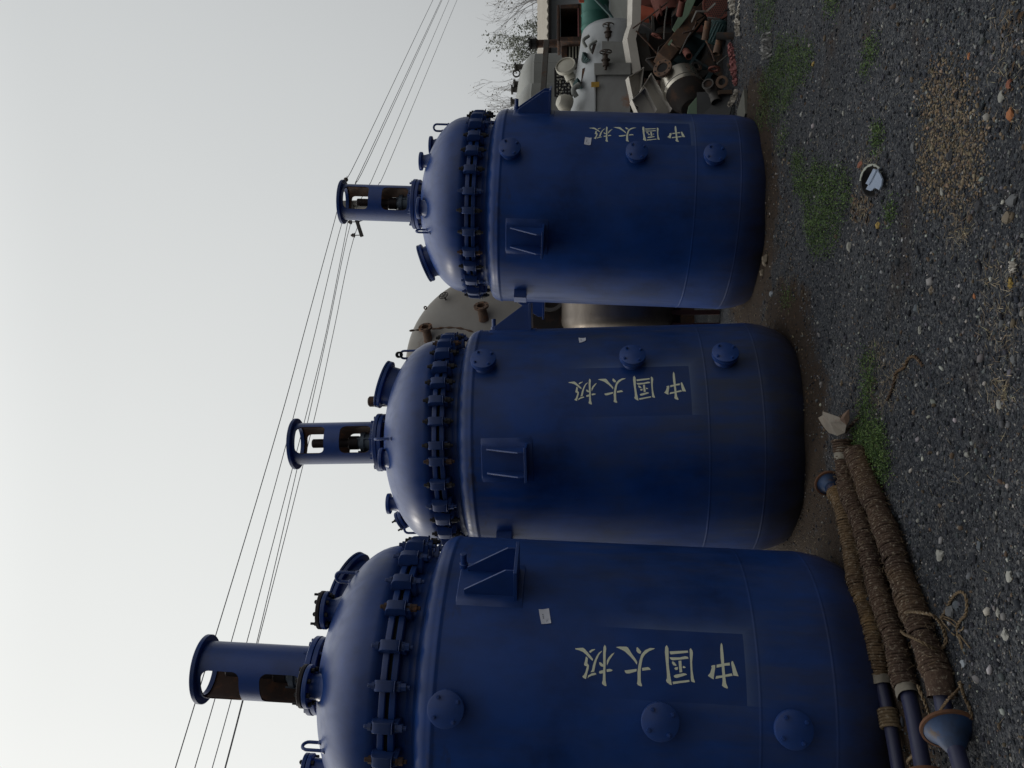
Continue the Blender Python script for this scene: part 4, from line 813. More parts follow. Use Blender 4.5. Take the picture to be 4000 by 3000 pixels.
MAT['white'] = weathered('white_rag', (0.55, 0.52, 0.46), (0.34, 0.29, 0.22), None, 0.9, 0, 12)
MAT['slab'] = weathered('concrete_slab', (0.12, 0.12, 0.10), (0.08, 0.08, 0.07), None, 0.95, 0, 10)
MAT['brass'] = weathered('brown_valve_iron', (0.040, 0.028, 0.022), (0.07, 0.045, 0.028), None, 0.7, 0.2, 20)
MAT['brick'] = weathered('brick_red', (0.25, 0.085, 0.045), (0.18, 0.07, 0.04), None, 0.9, 0, 30)
def span(px0, py0, px1, py1, Y): a, b = at(px0, py0, Y), at(px1, py1, Y); return a, b, b - a
def pnt(px, py, Y, o): return at(px, py, Y) - o
# rusty open box and teal drum
o_ = at(2277, 86, 11.2); root = thing('rusty_frame_box', 'rusty open-fronted steel box on top of the green drum', 'steel box', o_)
w2, h2 = 141 * 11.2 / F_PX / 2, 103 * 11.2 / F_PX; bm = bmesh.new(); t_ = .05
box(bm, 2 * w2, .5, t_, T(0, .25, t_ / 2)); box(bm, 2 * w2, .5, t_ * .7, T(0, .25, h2 - t_ / 2)); box(bm, t_, .5, h2 - 2 * t_, T(-w2 + t_ / 2, .25, h2 / 2)); box(bm, t_, .5, h2 - 2 * t_, T(w2 - t_ / 2, .25, h2 / 2)); finish('box_frame', bm, MAT['rusty'], root, bevel=.006)
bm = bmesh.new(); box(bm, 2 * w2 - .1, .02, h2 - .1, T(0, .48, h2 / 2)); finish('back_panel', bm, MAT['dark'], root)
bm = bmesh.new(); box(bm, 2 * w2 - .1, .03, .025, T(0, .02, h2 * .16)); finish('cross_bar', bm, MAT['pink'], root)
o_ = at(2325, 85, 11.0); root = thing('green_drum', 'teal green drum lying under the rusty open box', 'drum', o_); R_ = 53 * 11.0 / F_PX; L_ = 150 * 11 / F_PX
bm = bmesh.new(); pr = [(0, -L_ / 2 + .012), (R_ - .012, -L_ / 2 + .012), (R_ - .008, -L_ / 2), (R_ + .004, -L_ / 2), (R_ + .004, -L_ / 2 + .012), (R_, -L_ / 2 + .018)]
lathe(bm, pr + [(R_, -L_ / 6 - .012), (R_ + .008, -L_ / 6), (R_, -L_ / 6 + .012), (R_, L_ / 6 - .012), (R_ + .008, L_ / 6), (R_, L_ / 6 + .012)] + [(r, -z) for r, z in pr[::-1]], 48, RY(PI / 2)); finish('drum_body', bm, MAT['teal'], root)
bm = bmesh.new(); cyl(bm, .025, 0, .02, 12, T(L_ / 2 - .012, 0, R_ * .5) @ RY(PI / 2)); finish('bung', bm, MAT['bolt'], root)
for k, (a, b, c) in enumerate((((2362, 20), (2420, 115), .035), ((2300, -30), (2385, 60), .03))):
    bm = bmesh.new(); p, q, d = span(*a, *b, 10.6); box(bm, .05, .02, d.length, frame((p + q) / 2, d, (0, 1, 0))); tag(finish('teal_strip', bm, MAT['motor']), ('bent teal metal strip leaning against the grey sheet', 'short teal metal strip at the photo edge by the drum')[k], 'metal strip', 'teal metal strips')
# grey sheet
P4 = lambda pts, Y, d: [at(x, y, Y + k) for (x, y), k in zip(pts, d)]
def slab_of(name, lab, cat, pts, Y, th, mat, dy=(0, 0, 0, 0), group=None, name_part=None):
    v = P4(pts, Y, list(dy) + [0] * (len(pts) - len(dy))); n_ = (v[1] - v[0]).cross(v[2] - v[0]).normalized()
    if n_.y < 0: n_ = -n_
    bm = bmesh.new(); a = [bm.verts.new(p) for p in v]; b = [bm.verts.new(p + n_ * th) for p in v]; bm.faces.new(a); bm.faces.new(b[::-1]); k = len(a)
    for i in range(k): bm.faces.new((a[i], b[i], b[(i + 1) % k], a[(i + 1) % k]))
    return tag(finish(name, bm, mat, None, smooth=False, bevel=min(.003, th * .3)), lab, cat, group)
slab_of('metal_sheet', 'flat grey metal sheet standing upright right of the grey vessel', 'metal sheet', [(2385, -60), (2384, 130), (2450, 100), (2470, -60)], 10.9, .012, MAT['gsheet'], (0, 0, -.1, -.1))
# horizontal grey vessel with stepped jacket and valves
o_ = at(2400, 300, 10.3); root = thing('grey_vessel', 'grey-blue horizontal vessel with a stained stepped jacket lying behind the scrap heap', 'vessel', (o_.x, 10.3, 0)); zc = o_.z; R_ = .45
pL, pR = Vector((at(2360, 520, 10.3).x - o_.x, 0, zc + .10)), Vector((at(2420, 150, 10.3).x - o_.x, .05, zc - .06)); dv = pR - pL; hm = frame(pL, dv, (0, 0, 1)); Lh = dv.length
bm = bmesh.new(); lathe(bm, [(0, 0), (R_, 0), (R_, Lh * .5), (R_, Lh)] + [(R_ * math.cos(k * PI / 20), Lh + .16 * math.sin(k * PI / 20)) for k in range(1, 10)] + [(0, Lh + .16)], 64, hm); finish('vessel_body', bm, MAT['vessel'], root)
def vpanel(pts, Y, th, mat, nm):
    v = [at(x, y, Y + (x - 2325) * -.0009) - root.location for x, y in pts]; bm = bmesh.new(); n_ = (v[1] - v[0]).cross(v[2] - v[0]).normalized(); n_ = n_ if n_.y > 0 else -n_
    a = [bm.verts.new(p) for p in v]; b = [bm.verts.new(p + n_ * th) for p in v]; bm.faces.new(a); bm.faces.new(b[::-1])
    for i in range(len(v)): bm.faces.new((a[i], b[i], b[(i + 1) % len(v)], a[(i + 1) % len(v)]))
    return finish(nm, bm, mat, root, smooth=False, bevel=.004)
vpanel([(2326, 520), (2326, 291), (2462, 291), (2462, 520)], 9.86, .10, MAT['jacket'], 'jacket_panel'); vpanel([(2321, 291), (2320, 246), (2464, 244), (2464, 291)], 9.81, .12, MAT['jacketgrey'], 'jacket_panel'); vpanel([(2352, 246), (2351, 160), (2462, 164), (2462, 246)], 9.90, .10, MAT['jacketgrey'], 'jacket_panel')
vpanel([(2352, 160), (2356, 98), (2388, 88), (2440, 100), (2450, 160)], 10.04, .05, MAT['vessel'], 'cladding'); vpanel([(2304, 246), (2312, 160), (2338, 150), (2350, 160), (2350, 246)], 10.0, .03, MAT['vessel'], 'cladding')
vpanel([(2290, 180), (2300, 128), (2330, 102), (2352, 98), (2352, 150), (2322, 165)], 10.08, .02, MAT['gsheet'], 'cladding'); vpanel([(2308, 205), (2316, 172), (2330, 168), (2338, 196), (2326, 225)], 9.97, .01, MAT['darkrust_shade'], 'torn_hole')
vpanel([(2320, 520), (2318, 292), (2327, 292), (2327, 520)], 9.84, .13, MAT['vessel'], 'jacket_rim'); vpanel([(2268, 330), (2274, 268), (2290, 262), (2296, 320)], 10.0, .02, MAT['rusty'], 'rusty_patch')
bm = bmesh.new(); box(bm, Lh * .9, .7, zc - .38, T((pL.x + pR.x) / 2, .1, (zc - .38) / 2)); finish('cradle', bm, MAT['darkrust_shade'], root)
bm = bmesh.new(); p = pnt(2325, 330, 9.80, root.location); box(bm, .05, .03, .09, T(*p)); finish('yellow_clip', bm, plain('yellow_paint', (0.45, 0.27, 0.04), .7), root)
def valve(px, py, Y, lab, s=1.0, flip=1):
    o = at(px, py, Y); root = thing('gate_valve', lab, 'valve', o, None, 'small gate valves on the grey vessel'); m = RY(PI / 2 * flip)
    bm = bmesh.new(); lathe(bm, [(0, -.10 * s), (.016 * s, -.10 * s), (.016 * s, -.06 * s), (.034 * s, -.058 * s), (.040 * s, -.03 * s), (.034 * s, 0), (.05 * s, .004 * s), (.05 * s, .016 * s), (.028 * s, .02 * s), (.022 * s, .06 * s), (.03 * s, .065 * s), (.008 * s, .072 * s), (.008 * s, .12 * s), (0, .12 * s)], 18, m); finish('valve_body', bm, MAT['brass'], root)
    bm = bmesh.new(); lathe(bm, [(.010 * s + .052 * s, .095 * s), (.07 * s, .095 * s), (.07 * s, .107 * s), (.062 * s, .107 * s)], 22, m, closed=True)
    for k in range(2): box(bm, .13 * s, .012 * s, .008 * s, m @ T(0, 0, .101 * s) @ RZ(k * PI / 2 + .4))
    finish('handwheel', bm, MAT['brass'], root)
valve(2366, 238, 9.72, 'brown gate valve with handwheel fixed to the middle of the grey vessel', 1.0); valve(2376, 130, 9.92, 'brown gate valve with handwheel at the right end of the grey vessel', .95)
# things lying on the vessel
o_ = at(2210, 259, 10.3); d_ = Vector((.42, -.86, .28)).normalized(); root = thing('round_cream_lid', 'round cream dished lid with a short neck, propped above the grey vessel', 'lid', o_); m = frame((0, 0, 0), d_); R_ = .122
bm = bmesh.new(); lathe(bm, [(0, .02), (R_ * .5, .018), (R_ * .88, .006), (R_ * .90, .022), (R_ - .004, .026), (R_, .018), (R_, -.02), (R_ * .9, -.03), (0, -.03)], 44, m); finish('dish', bm, MAT['cream'], root)
bm = bmesh.new(); q = pnt(2232, 312, 10.35, o_); sweep(bm, [q * .25 + Vector((0, .03, 0)), q], .062, 18); cyl(bm, .03, 0, .09, 14, frame(q, q)); finish('neck', bm, MAT['cream'], root)
a, b, d = span(2226, 272, 2174, 365, 11.6); o_ = at(2228, 320, 11.6); root = thing('perforated_rack', 'black perforated rack behind the round cream lid', 'rack', o_); bm = bmesh.new(); nx, nz = 9, 5; W_, H_ = 112 * 11.6 / F_PX, 58 * 11.6 / F_PX
for i in range(nx + 1): box(bm, .018, .02, H_, T(-W_ / 2 + W_ * i / nx, 0, H_ / 2))
for j in range(nz + 1): box(bm, W_, .016, .030 if j % 2 else .024, T(0, 0, H_ * j / nz))
finish('rack_grid', bm, MAT['dark'], root)
for s in (-1, 1): bm = bmesh.new(); box(bm, .03, .03, o_.z + .02, T(s * W_ / 2, .03, -o_.z / 2)); finish('leg', bm, MAT['dark'], root)
rr_ = random.Random(3)
for k in range(26):
    bm = bmesh.new(); box(bm, .022, .006, .016, T(rr_.uniform(-W_ / 2, W_ / 2), -.012, rr_.uniform(.02, H_ - .02)) @ RY(rr_.uniform(-1, 1))); finish('pale_clip', bm, MAT['cream'], root)
o_ = at(2283, 192, 11.4); root = thing('slatted_crate', 'dark crate with light slats between the drum and the round cream lid', 'crate', o_); W_, H_ = 66 * 11.4 / F_PX, 72 * 11.4 / F_PX
bm = bmesh.new(); box(bm, W_, .3, H_, T(0, .17, H_ / 2)); finish('crate_body', bm, MAT['dark'], root)
for k in range(5): bm = bmesh.new(); box(bm, W_ * .96, .014, .016, T(0, .012, H_ * (.12 + .17 * k))); finish('slat', bm, MAT['cream'], root)
bm = bmesh.new(); box(bm, W_ * .9, .03, .07, T(0, 0, H_ + .02)); finish('rail', bm, MAT['rusty'], root)
for px, py, rz_, lab in ((2277, 243, .4, 'ribbed teal cone fitting near the middle valve'), (2240, 341, -.2, 'ribbed teal cone fitting below the round cream lid')):
    o_ = at(px, py, 10.05); bm = bmesh.new(); n = 28; m = frame((0, 0, 0), Vector((.5, -.5, -.9 + rz_)))
    pr = [(.018, 0), (.035, .02), (.065, .09), (.062, .092), (.0, .05)]; rings = []
    for r, z in pr: rings.append([bm.verts.new(m @ Vector((r * (1 + (.10 if k % 2 else -.10)) * math.cos(2 * PI * k / n), r * (1 + (.10 if k % 2 else -.10)) * math.sin(2 * PI * k / n), z))) for k in range(n)])
    for a, b in zip(rings, rings[1:]):
        for k in range(n): bm.faces.new((a[k], a[(k + 1) % n], b[(k + 1) % n], b[k]))
    o = tag(finish('ribbed_fitting', bm, MAT['motor']), lab, 'fitting', 'ribbed teal fittings'); o.location = o_
for (px0, py0, px1, py1, Y, r, lab) in ((2290, 185, 2300, 140, 10.0, .02, 'pale pipe end lying on top of the grey vessel, right part'), (2252, 378, 2262, 330, 9.95, .03, 'short pale pipe bend on the grey vessel next to the blue bracket'), (2310, 205, 2330, 160, 9.92, .016, 'thin pale conduit curving over the grey vessel')):
    a, b, d = span(px0, py0, px1, py1, Y); bm = bmesh.new(); sweep(bm, spline([a, (a + b) / 2 + Vector((0, -.03, .05)), b], 6), r, 12); tag(finish('pipe_piece', bm, MAT['gsheet']), lab, 'pipe', 'pale pipe pieces on the vessel')
o_ = at(2225, 410, 10.0); bm = bmesh.new(); lathe(bm, [(0, .0), (.09, .0), (.10, .03), (.095, .10), (.06, .15), (0, .17)], 30, frame((0, 0, 0), (.2, -.5, .9))); o = tag(finish('steel_dome', bm, MAT['cream']), 'cream dome-shaped piece beside the bracket of the farthest vessel', 'dome'); o.location = o_
# trough and channel sections
def channel(pts, Y, name, lab, w, h, mat, grp='light steel channel sections', dy=0.0, t=.006):
    """bent U channel: base faces the viewer, flanges run back along both edges"""
    P = [at(px, py, Y + dy * i) for i, (px, py) in enumerate(pts)]; bm = bmesh.new(); rings = []
    for i, p in enumerate(P):
        d = (P[min(i + 1, len(P) - 1)] - P[max(i - 1, 0)]).normalized(); n_ = Vector((0, -1, 0)); n_ = (n_ - d * n_.dot(d)).normalized(); u = d.cross(n_).normalized()
        if u.z < 0: u = -u
        prof = [(-w / 2, -h), (-w / 2, 0), (w / 2, 0), (w / 2, -h), (w / 2 - t, -h), (w / 2 - t, -t), (-w / 2 + t, -t), (-w / 2 + t, -h)]
        rings.append([bm.verts.new(p + u * a + n_ * b) for a, b in prof])
    for a, b in zip(rings, rings[1:]):
        for k in range(8): bm.faces.new((a[k], a[(k + 1) % 8], b[(k + 1) % 8], b[k]))
    bm.faces.new(rings[0][::-1]); bm.faces.new(rings[-1]); return tag(finish(name, bm, mat, None, smooth=False), lab, 'steel channel', grp)
def duct(pts, Y, name, lab, w, depth, mat, grp='light steel channel sections', t=.008, fl=True):
    """open-topped trough: two side walls and a floor"""
    P = [at(px, py, Y) for px, py in pts]; bm = bmesh.new(); rings = []
    for i, p in enumerate(P):
        u = Vector((0, 0, 1)); bk = Vector((0, 1, 0))
        prof = [(0, 0), (0, w * .66 if fl else w), (.075 if fl else t, w), (.085 if fl else t, w - t) if fl else (t, w - .001), (t, w * .60) if fl else (t, t * 2), (t, t), (depth - t, t), (depth - t, w), (depth, w), (depth, 0)]
        rings.append([bm.verts.new(p + bk * a + u * b) for a, b in prof])
    for a, b in zip(rings, rings[1:]):
        for k in range(10): bm.faces.new((a[k], a[(k + 1) % 10], b[(k + 1) % 10], b[k]))
    bm.faces.new(rings[0][::-1]); bm.faces.new(rings[-1]); return tag(finish(name, bm, mat, None, smooth=False, sharp=20), lab, 'steel channel', grp)
duct([(2506, -60), (2502, 92), (2492, 118), (2484, 150), (2506, 285)], 9.7, 'steel_trough', 'long kinked light steel trough lying in front of the grey vessel', .145, .16, MAT['lightsteel'])
duct([(2522, 130), (2556, 275)], 9.9, 'steel_trough', 'dark shadowed trough just under the kinked light trough', .13, .14, MAT['steelgrey'], t=.01, fl=False)
def angle_piece(quad, Y, dys, lab, mat, flange, name='steel_channel'):
    v = [at(x, y, Y + k) for (x, y), k in zip(quad, dys)]; n_ = (v[1] - v[0]).cross(v[3] - v[0]).normalized()
    if n_.y > 0: n_ = -n_
    bm = bmesh.new(); t = .008
    def plate(q, n, th):
        a = [bm.verts.new(p) for p in q]; b = [bm.verts.new(p - n * th) for p in q]; bm.faces.new(a); bm.faces.new(b[::-1])
        for i in range(len(q)): bm.faces.new((a[i], b[i], b[(i + 1) % len(q)], a[(i + 1) % len(q)]))
    plate(v, n_, t)
    for i in flange:
        p, q = v[i], v[(i + 1) % 4]; e_ = (q - p).normalized(); s_ = n_.cross(e_).normalized(); c_ = sum(v, Vector()) / 4
        if (c_ - p).dot(s_) < 0: s_ = -s_
        f_ = n_ * .085; plate([p, q, q + f_, p + f_], s_ * -1, t)
    return tag(finish(name, bm, mat, None, smooth=False), lab, 'steel channel', 'light steel channel sections')
angle_piece([(2444, 311), (2504, 275), (2494, 360), (2462, 400)], 9.35, (0, .06, .06, 0), 'square-ended light steel channel end under the kinked trough', MAT['lightsteel'], (0, 3, 1))
angle_piece([(2497, 358), (2535, 300), (2618, 438), (2560, 452)], 9.2, (0, .05, .05, 0), 'light steel channel slanting down beside the stainless pot', MAT['lightsteel'], (1, 0))
angle_piece([(2460, 402), (2512, 352), (2560, 440), (2490, 470)], 9.1, (0, .04, .04, 0), 'short light steel channel next to the farthest vessel', MAT['lightsteel'], (1, 0, 3))
angle_piece([(2472, 412), (2492, 424), (2488, 470), (2476, 470)], 9.15, (0, 0, 0, 0), 'narrow strip of light steel against the edge of the farthest vessel', MAT['lightsteel'], (0,))
# orange and red pieces
o_ = at(2530, 58, 10.3); root = thing('orange_pipe', 'bright orange pipe stub with a dark open end under the trough', 'pipe', o_); m = frame((0, 0, 0), Vector((-.35, -.2, -.85))); bm = bmesh.new(); lathe(bm, [(.085, -.10), (.085, .11), (.07, .11), (.07, -.08), (0, -.08)], 30, m); finish('pipe_body', bm, MAT['orange'], root)
o_ = at(2602, 34, 10.2); bm = bmesh.new(); m = frame((0, 0, 0), Vector((-.9, -.35, -.2))); lathe(bm, [(.14, -.2), (.14, .12), (.12, .12), (.12, -.15), (0, -.15)], 32, m); o = tag(finish('red_oxide_pipe', bm, MAT['redrust']), 'dull red pipe with a wide dark mouth beside the orange pipe', 'pipe'); o.location = o_
slab_of('red_plate', 'red-brown plate piece at the photo edge above the orange pipe', 'metal plate', [(2470, -40), (2478, 20), (2520, 22), (2640, -10), (2640, -40)], 10.6, .02, MAT['redrust'])
slab_of('orange_plate', 'red and orange fragment beside the green drum at the photo edge', 'metal plate', [(2255, -40), (2262, 8), (2330, 12), (2372, -5), (2372, -40)], 10.9, .02, MAT['orange'])
slab_of('rusty_plate', 'big dark rusty plate standing behind the orange pipe', 'metal plate', [(2500, -40), (2500, 260), (2760, 220), (2760, -40)], 10.75, .02, MAT['redrust'])
slab_of('brown_plank', 'dark brown strip leaning behind the light trough', 'metal strip', [(2545, 60), (2555, 60), (2562, 190), (2545, 190)], 10.1, .03, MAT['steelgrey'])
# machine base box with cross ribs
v = [at(2592, 235, 9.4), at(2690, 120, 9.6), at(2830, 195, 9.6), at(2742, 345, 9.4)]; c_ = sum(v, Vector()) / 4
root = thing('ribbed_machine_base', 'heavy dark teal machine base with cross ribs, tilted in the heap', 'machine part', c_); bm = bmesh.new()
ex = (v[1] - v[0]); ey = (v[3] - v[0]); nz_ = ex.cross(ey).normalized(); nz_ = nz_ if nz_.y > 0 else -nz_
def bar(bm, p, q, w, d, off=0.0):
    e_ = q - p; m = frame((p + q) / 2 - c_ + nz_ * (d / 2 + off), e_, nz_); box(bm, d, w, e_.length, m)
for p, q in ((v[0], v[3]), (v[1], v[2]), (v[3], v[2])): bar(bm, p, q, .05, .22)
bar(bm, (v[0] + v[1]) / 2, (v[3] + v[2]) / 2, .03, .18, .02); bar(bm, (v[0] + v[3]) / 2, (v[1] + v[2]) / 2, .03, .18, .02); finish('ribs', bm, MAT['navy'], root, bevel=.004)
bm = bmesh.new(); a_ = [bm.verts.new(p - c_ + nz_ * .21) for p in v]; bm.faces.new(a_); finish('back_plate', bm, MAT['navy'], root)
bm = bmesh.new(); bar(bm, v[0] - ex * .02 - ey * .02, v[1] + ex * .45 - ey * .05, .16, .16, -.06); finish('top_rail', bm, MAT['rustbrown'], root, bevel=.005)
slab_of('green_plate', 'pale green steel plate tilted on edge above the ribbed machine base', 'metal plate', [(2626, 112), (2640, 125), (2690, 60), (2735, -40), (2705, -40)], 9.5, .035, MAT['greenplate'])
slab_of('green_plate', 'small pale green plate end poking out beside the ribbed machine base', 'metal plate', [(2598, 185), (2606, 193), (2628, 160), (2624, 152)], 9.4, .03, MAT['greenplate'])
slab_of('rusty_plate', 'rusty plate lying under the pale green steel plate', 'metal plate', [(2600, 200), (2645, 222), (2700, 110), (2740, 30), (2700, 20)], 9.65, .03, MAT['rusty'])
# stainless pot with flange
o_ = at(2662, 335, 9.15); root = thing('stainless_pot', 'shiny stainless pot with a rusty bolted flange, lying tilted in the heap', 'vessel', o_); ax_ = (at(2700, 420, 9.0) - at(2625, 265, 9.3)).normalized(); m = frame((0, 0, 0), ax_); R_ = .205
MAT['shiny'] = weathered('shiny_stainless', (0.50, 0.47, 0.40), (0.30, 0.27, 0.22), None, 0.30, 0.9, 5, 0.5)
bm = bmesh.new(); lathe(bm, [(0, -.15), (R_ * .7, -.145), (R_ * .93, -.12), (R_, -.07), (R_, .03), (R_ + .006, .034), (R_ + .006, .042), (R_, .046), (R_, .06), (R_ * .92, .10), (R_ * .7, .125), (0, .13)], 56, m); finish('pot_body', bm, MAT['shiny'], root)
bm = bmesh.new(); lathe(bm, [(R_ * .97, .05), (R_ * .90, .20), (R_ * .55, .33), (0, .34)], 40, m); finish('shade_cone', bm, MAT['darkrust_shade'], root)  # cone coloured dark for the brown shadow below the pot
fc = pnt(2588, 265, 9.02, o_); fd = Vector((.30, -.85, .42)).normalized(); fm = frame(fc, fd); bm = bmesh.new(); lathe(bm, [(.058, -.02), (.098, -.02), (.10, -.017), (.10, .005), (.098, .008), (.058, .008), (.055, -.14), (.06, -.14)], 36, fm, closed=True); fl = finish('rusty_flange', bm, MAT['rustbrown'], root)
for k in range(8): bm = bmesh.new(); cyl(bm, .009, .007, .0105, 10, fm @ T(.08 * math.cos(k * PI / 4 + .3), .08 * math.sin(k * PI / 4 + .3), 0)); finish('bolt_hole', bm, MAT['dark'], fl)
bm = bmesh.new(); sweep(bm, [fc - fd * .01, fc - fd * .16, Vector((0, 0, .05))], .06, 18); finish('neck', bm, MAT['shiny'], root)
bm = bmesh.new(); cyl(bm, .0575, -.006, -.001, 24, fm); finish('flange_bore', bm, MAT['dark'], fl)
# tube sheet disc, motor, elbow
o_ = at(2806, 14, 9.2); root = thing('tube_sheet', 'round rusty tube sheet full of drilled holes at the right edge of the heap', 'perforated disc', o_); d_ = Vector((-.25, -.92, .30)).normalized(); m = frame((0, 0, 0), d_); R_ = .165
bm = bmesh.new(); lathe(bm, [(0, .012), (R_ * .86, .012), (R_ * .88, .018), (R_ - .004, .018), (R_, .012), (R_, -.03), (0, -.03)], 48, m); ds = finish('disc', bm, MAT['redrust'], root)
bm = bmesh.new()
for i in range(-6, 7):
    for j in range(-6, 7):
        x, y = (i + .5 * (j % 2)) * .023, j * .020
        if math.hypot(x, y) < R_ * .82: cyl(bm, .0078, .0115, .0135, 8, m @ T(x, y, 0))
finish('drilled_holes', bm, MAT['dark'], ds)
o_ = at(2800, 122, 9.3); root = thing('electric_motor', 'small teal electric motor half buried in the dark part of the heap', 'motor', o_); m = frame((0, 0, 0), Vector((.75, -.45, -.35))); bm = bmesh.new(); n = 40; rings = []
for z, r in ((-.13, .0), (-.13, .075), (-.115, .085), (-.11, .092), (.09, .092), (.095, .085), (.12, .075), (.125, .02), (.125, 0)):
    rings.append([bm.verts.new(m @ Vector(((r + (.008 if k % 2 and .088 < r < .095 else 0)) * math.cos(2 * PI * k / n), (r + (.008 if k % 2 and .088 < r < .095 else 0)) * math.sin(2 * PI * k / n), z))) for k in range(n)] if r else [bm.verts.new(m @ Vector((0, 0, z)))])
for a, b in zip(rings, rings[1:]):
    for k in range(n):
        k2 = (k + 1) % n; q = (a[0], b[k], b[k2]) if len(a) == 1 else (a[k], a[k2], b[0]) if len(b) == 1 else (a[k], a[k2], b[k2], b[k]); bm.faces.new(q)
finish('motor_body', bm, MAT['motor'], root, sharp=25)
bm = bmesh.new(); box(bm, .09, .07, .05, m @ T(.1, 0, 0)); finish('terminal_box', bm, MAT['motor'], root, bevel=.005); bm = bmesh.new(); cyl(bm, .015, .12, .19, 12, m); finish('motor_shaft', bm, MAT['shaft'], root)
o_ = at(2774, 345, 8.75); root = thing('pipe_elbow', 'grey pipe elbow with an open round end, low in the heap', 'pipe elbow', o_); bm = bmesh.new(); pts = [(0.02, -.06, .03), (0, 0, .0), (-.03, .02, -.03), (-.09, .02, -.05), (-.14, .0, -.06)]; sweep(bm, spline(pts, 6), .05, 20, cap=False); ring(bm, .044, .058, -.01, .012, 26, frame(pts[0], (.25, -.9, .35))); finish('elbow_body', bm, MAT['galv'], root)
bm = bmesh.new(); cyl(bm, .045, -.004, 0, 22, frame(pts[0], (.25, -.9, .35))); finish('bore', bm, MAT['darkrust_shade'], root)
slab_of('dark_sheet', 'dark grey sheet leaning at the foot of the heap beside the farthest vessel', 'metal sheet', [(2722, 360), (2840, 352), (2862, 405), (2845, 470), (2722, 470)], 8.75, .02, MAT['slate'], (0.1, 0, -.05, -.05, .1))
slab_of('green_sheet', 'dull green triangular sheet behind the dark grey sheet', 'metal sheet', [(2722, 378), (2723, 445), (2684, 445), (2690, 415)], 8.85, .012, MAT['greenplate'])
slab_of('timber_plank', 'weathered brown plank at the bottom of the heap by the pipe elbow', 'plank', [(2805, 352), (2806, 368), (2862, 365), (2860, 350)], 8.7, .05, weathered('old_timber', (0.11, 0.07, 0.045), (0.06, 0.045, 0.035), None, .9, 0, 8))
# dark mass of broken iron filling the heap
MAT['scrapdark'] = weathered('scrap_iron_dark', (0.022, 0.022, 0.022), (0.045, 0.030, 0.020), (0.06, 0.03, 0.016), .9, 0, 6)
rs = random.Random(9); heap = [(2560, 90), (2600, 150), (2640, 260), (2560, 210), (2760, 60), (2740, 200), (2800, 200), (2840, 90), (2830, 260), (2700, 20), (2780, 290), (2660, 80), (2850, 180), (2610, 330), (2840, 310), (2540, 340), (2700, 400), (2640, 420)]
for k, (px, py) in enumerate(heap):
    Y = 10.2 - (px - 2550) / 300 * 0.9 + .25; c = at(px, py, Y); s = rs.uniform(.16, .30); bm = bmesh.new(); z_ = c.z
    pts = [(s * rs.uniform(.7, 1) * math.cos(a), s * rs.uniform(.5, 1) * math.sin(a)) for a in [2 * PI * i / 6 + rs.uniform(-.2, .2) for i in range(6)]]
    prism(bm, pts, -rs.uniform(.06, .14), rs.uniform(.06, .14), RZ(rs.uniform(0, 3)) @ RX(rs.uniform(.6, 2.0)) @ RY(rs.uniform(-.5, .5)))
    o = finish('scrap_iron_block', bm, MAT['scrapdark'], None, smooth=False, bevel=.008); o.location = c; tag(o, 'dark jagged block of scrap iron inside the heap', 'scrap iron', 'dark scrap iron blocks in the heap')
# small loose pieces that make the heap a jumble
kinds = [('rusty_rod', 'thin rusty rod sticking out of the heap'), ('small_flange', 'small rusty flange ring lying in the heap'), ('bent_strip', 'bent dark metal strip in the heap'), ('pipe_stub', 'short rusty pipe stub in the heap')]
spots = [(2540, 60), (2565, 140), (2575, 200), (2550, 250), (2600, 90), (2640, 180), (2570, 320), (2660, 30), (2690, 150), (2720, 260), (2745, 40), (2760, 120), (2775, 200), (2790, 270), (2825, 60), (2835, 140), (2845, 220), (2820, 320), (2720, 100), (2685, 210), (2610, 245), (2850, 270), (2740, 300), (2805, 180), (2530, 170), (2580, 40), (2715, 340), (2655, 400)]
mats_ = ['rusty', 'rustbrown', 'steelgrey', 'scrapdark', 'galv', 'redrust']
for k, (px, py) in enumerate(spots):
    nm, lb = kinds[k % 4]; Y = 9.55 - (px - 2550) / 300 * 0.75; c = at(px, py, Y); d_ = Vector((rs.gauss(0, 1), rs.gauss(0, .4), rs.gauss(0, .8))).normalized(); bm = bmesh.new(); m = frame((0, 0, 0), d_)
    if k % 4 == 0: L = rs.uniform(.10, .24); sweep(bm, [d_ * -L, Vector((0, 0, rs.uniform(-.02, .02))), d_ * L], .009, 8)
    elif k % 4 == 1: ring(bm, .035, .062, -.009, .009, 24, m)
    elif k % 4 == 2: a_ = [Vector((-.14, 0, 0)), Vector((-.03, 0, .03)), Vector((.06, .02, -.02)), Vector((.15, 0, .05))]; va = [[bm.verts.new(m @ (p + Vector((0, s * .025, 0)))) for s in (-1, 1)] for p in a_]; [bm.faces.new((p[0], q[0], q[1], p[1])) for p, q in zip(va, va[1:])]
    else: lathe(bm, [(.03, -.09), (.036, -.09), (.036, .09), (.03, .09)], 18, m, closed=True)
    o = tag(finish(nm, bm, MAT[mats_[(k * 5) % 6]], None), lb, 'scrap piece', {'rusty_rod': 'rusty rods in the heap', 'small_flange': 'small flange rings in the heap', 'bent_strip': 'bent metal strips in the heap', 'pipe_stub': 'short pipe stubs in the heap'}[nm]); o.location = c
    if k % 4 == 2: s_ = o.modifiers.new('thick', 'SOLIDIFY'); s_.thickness = .006
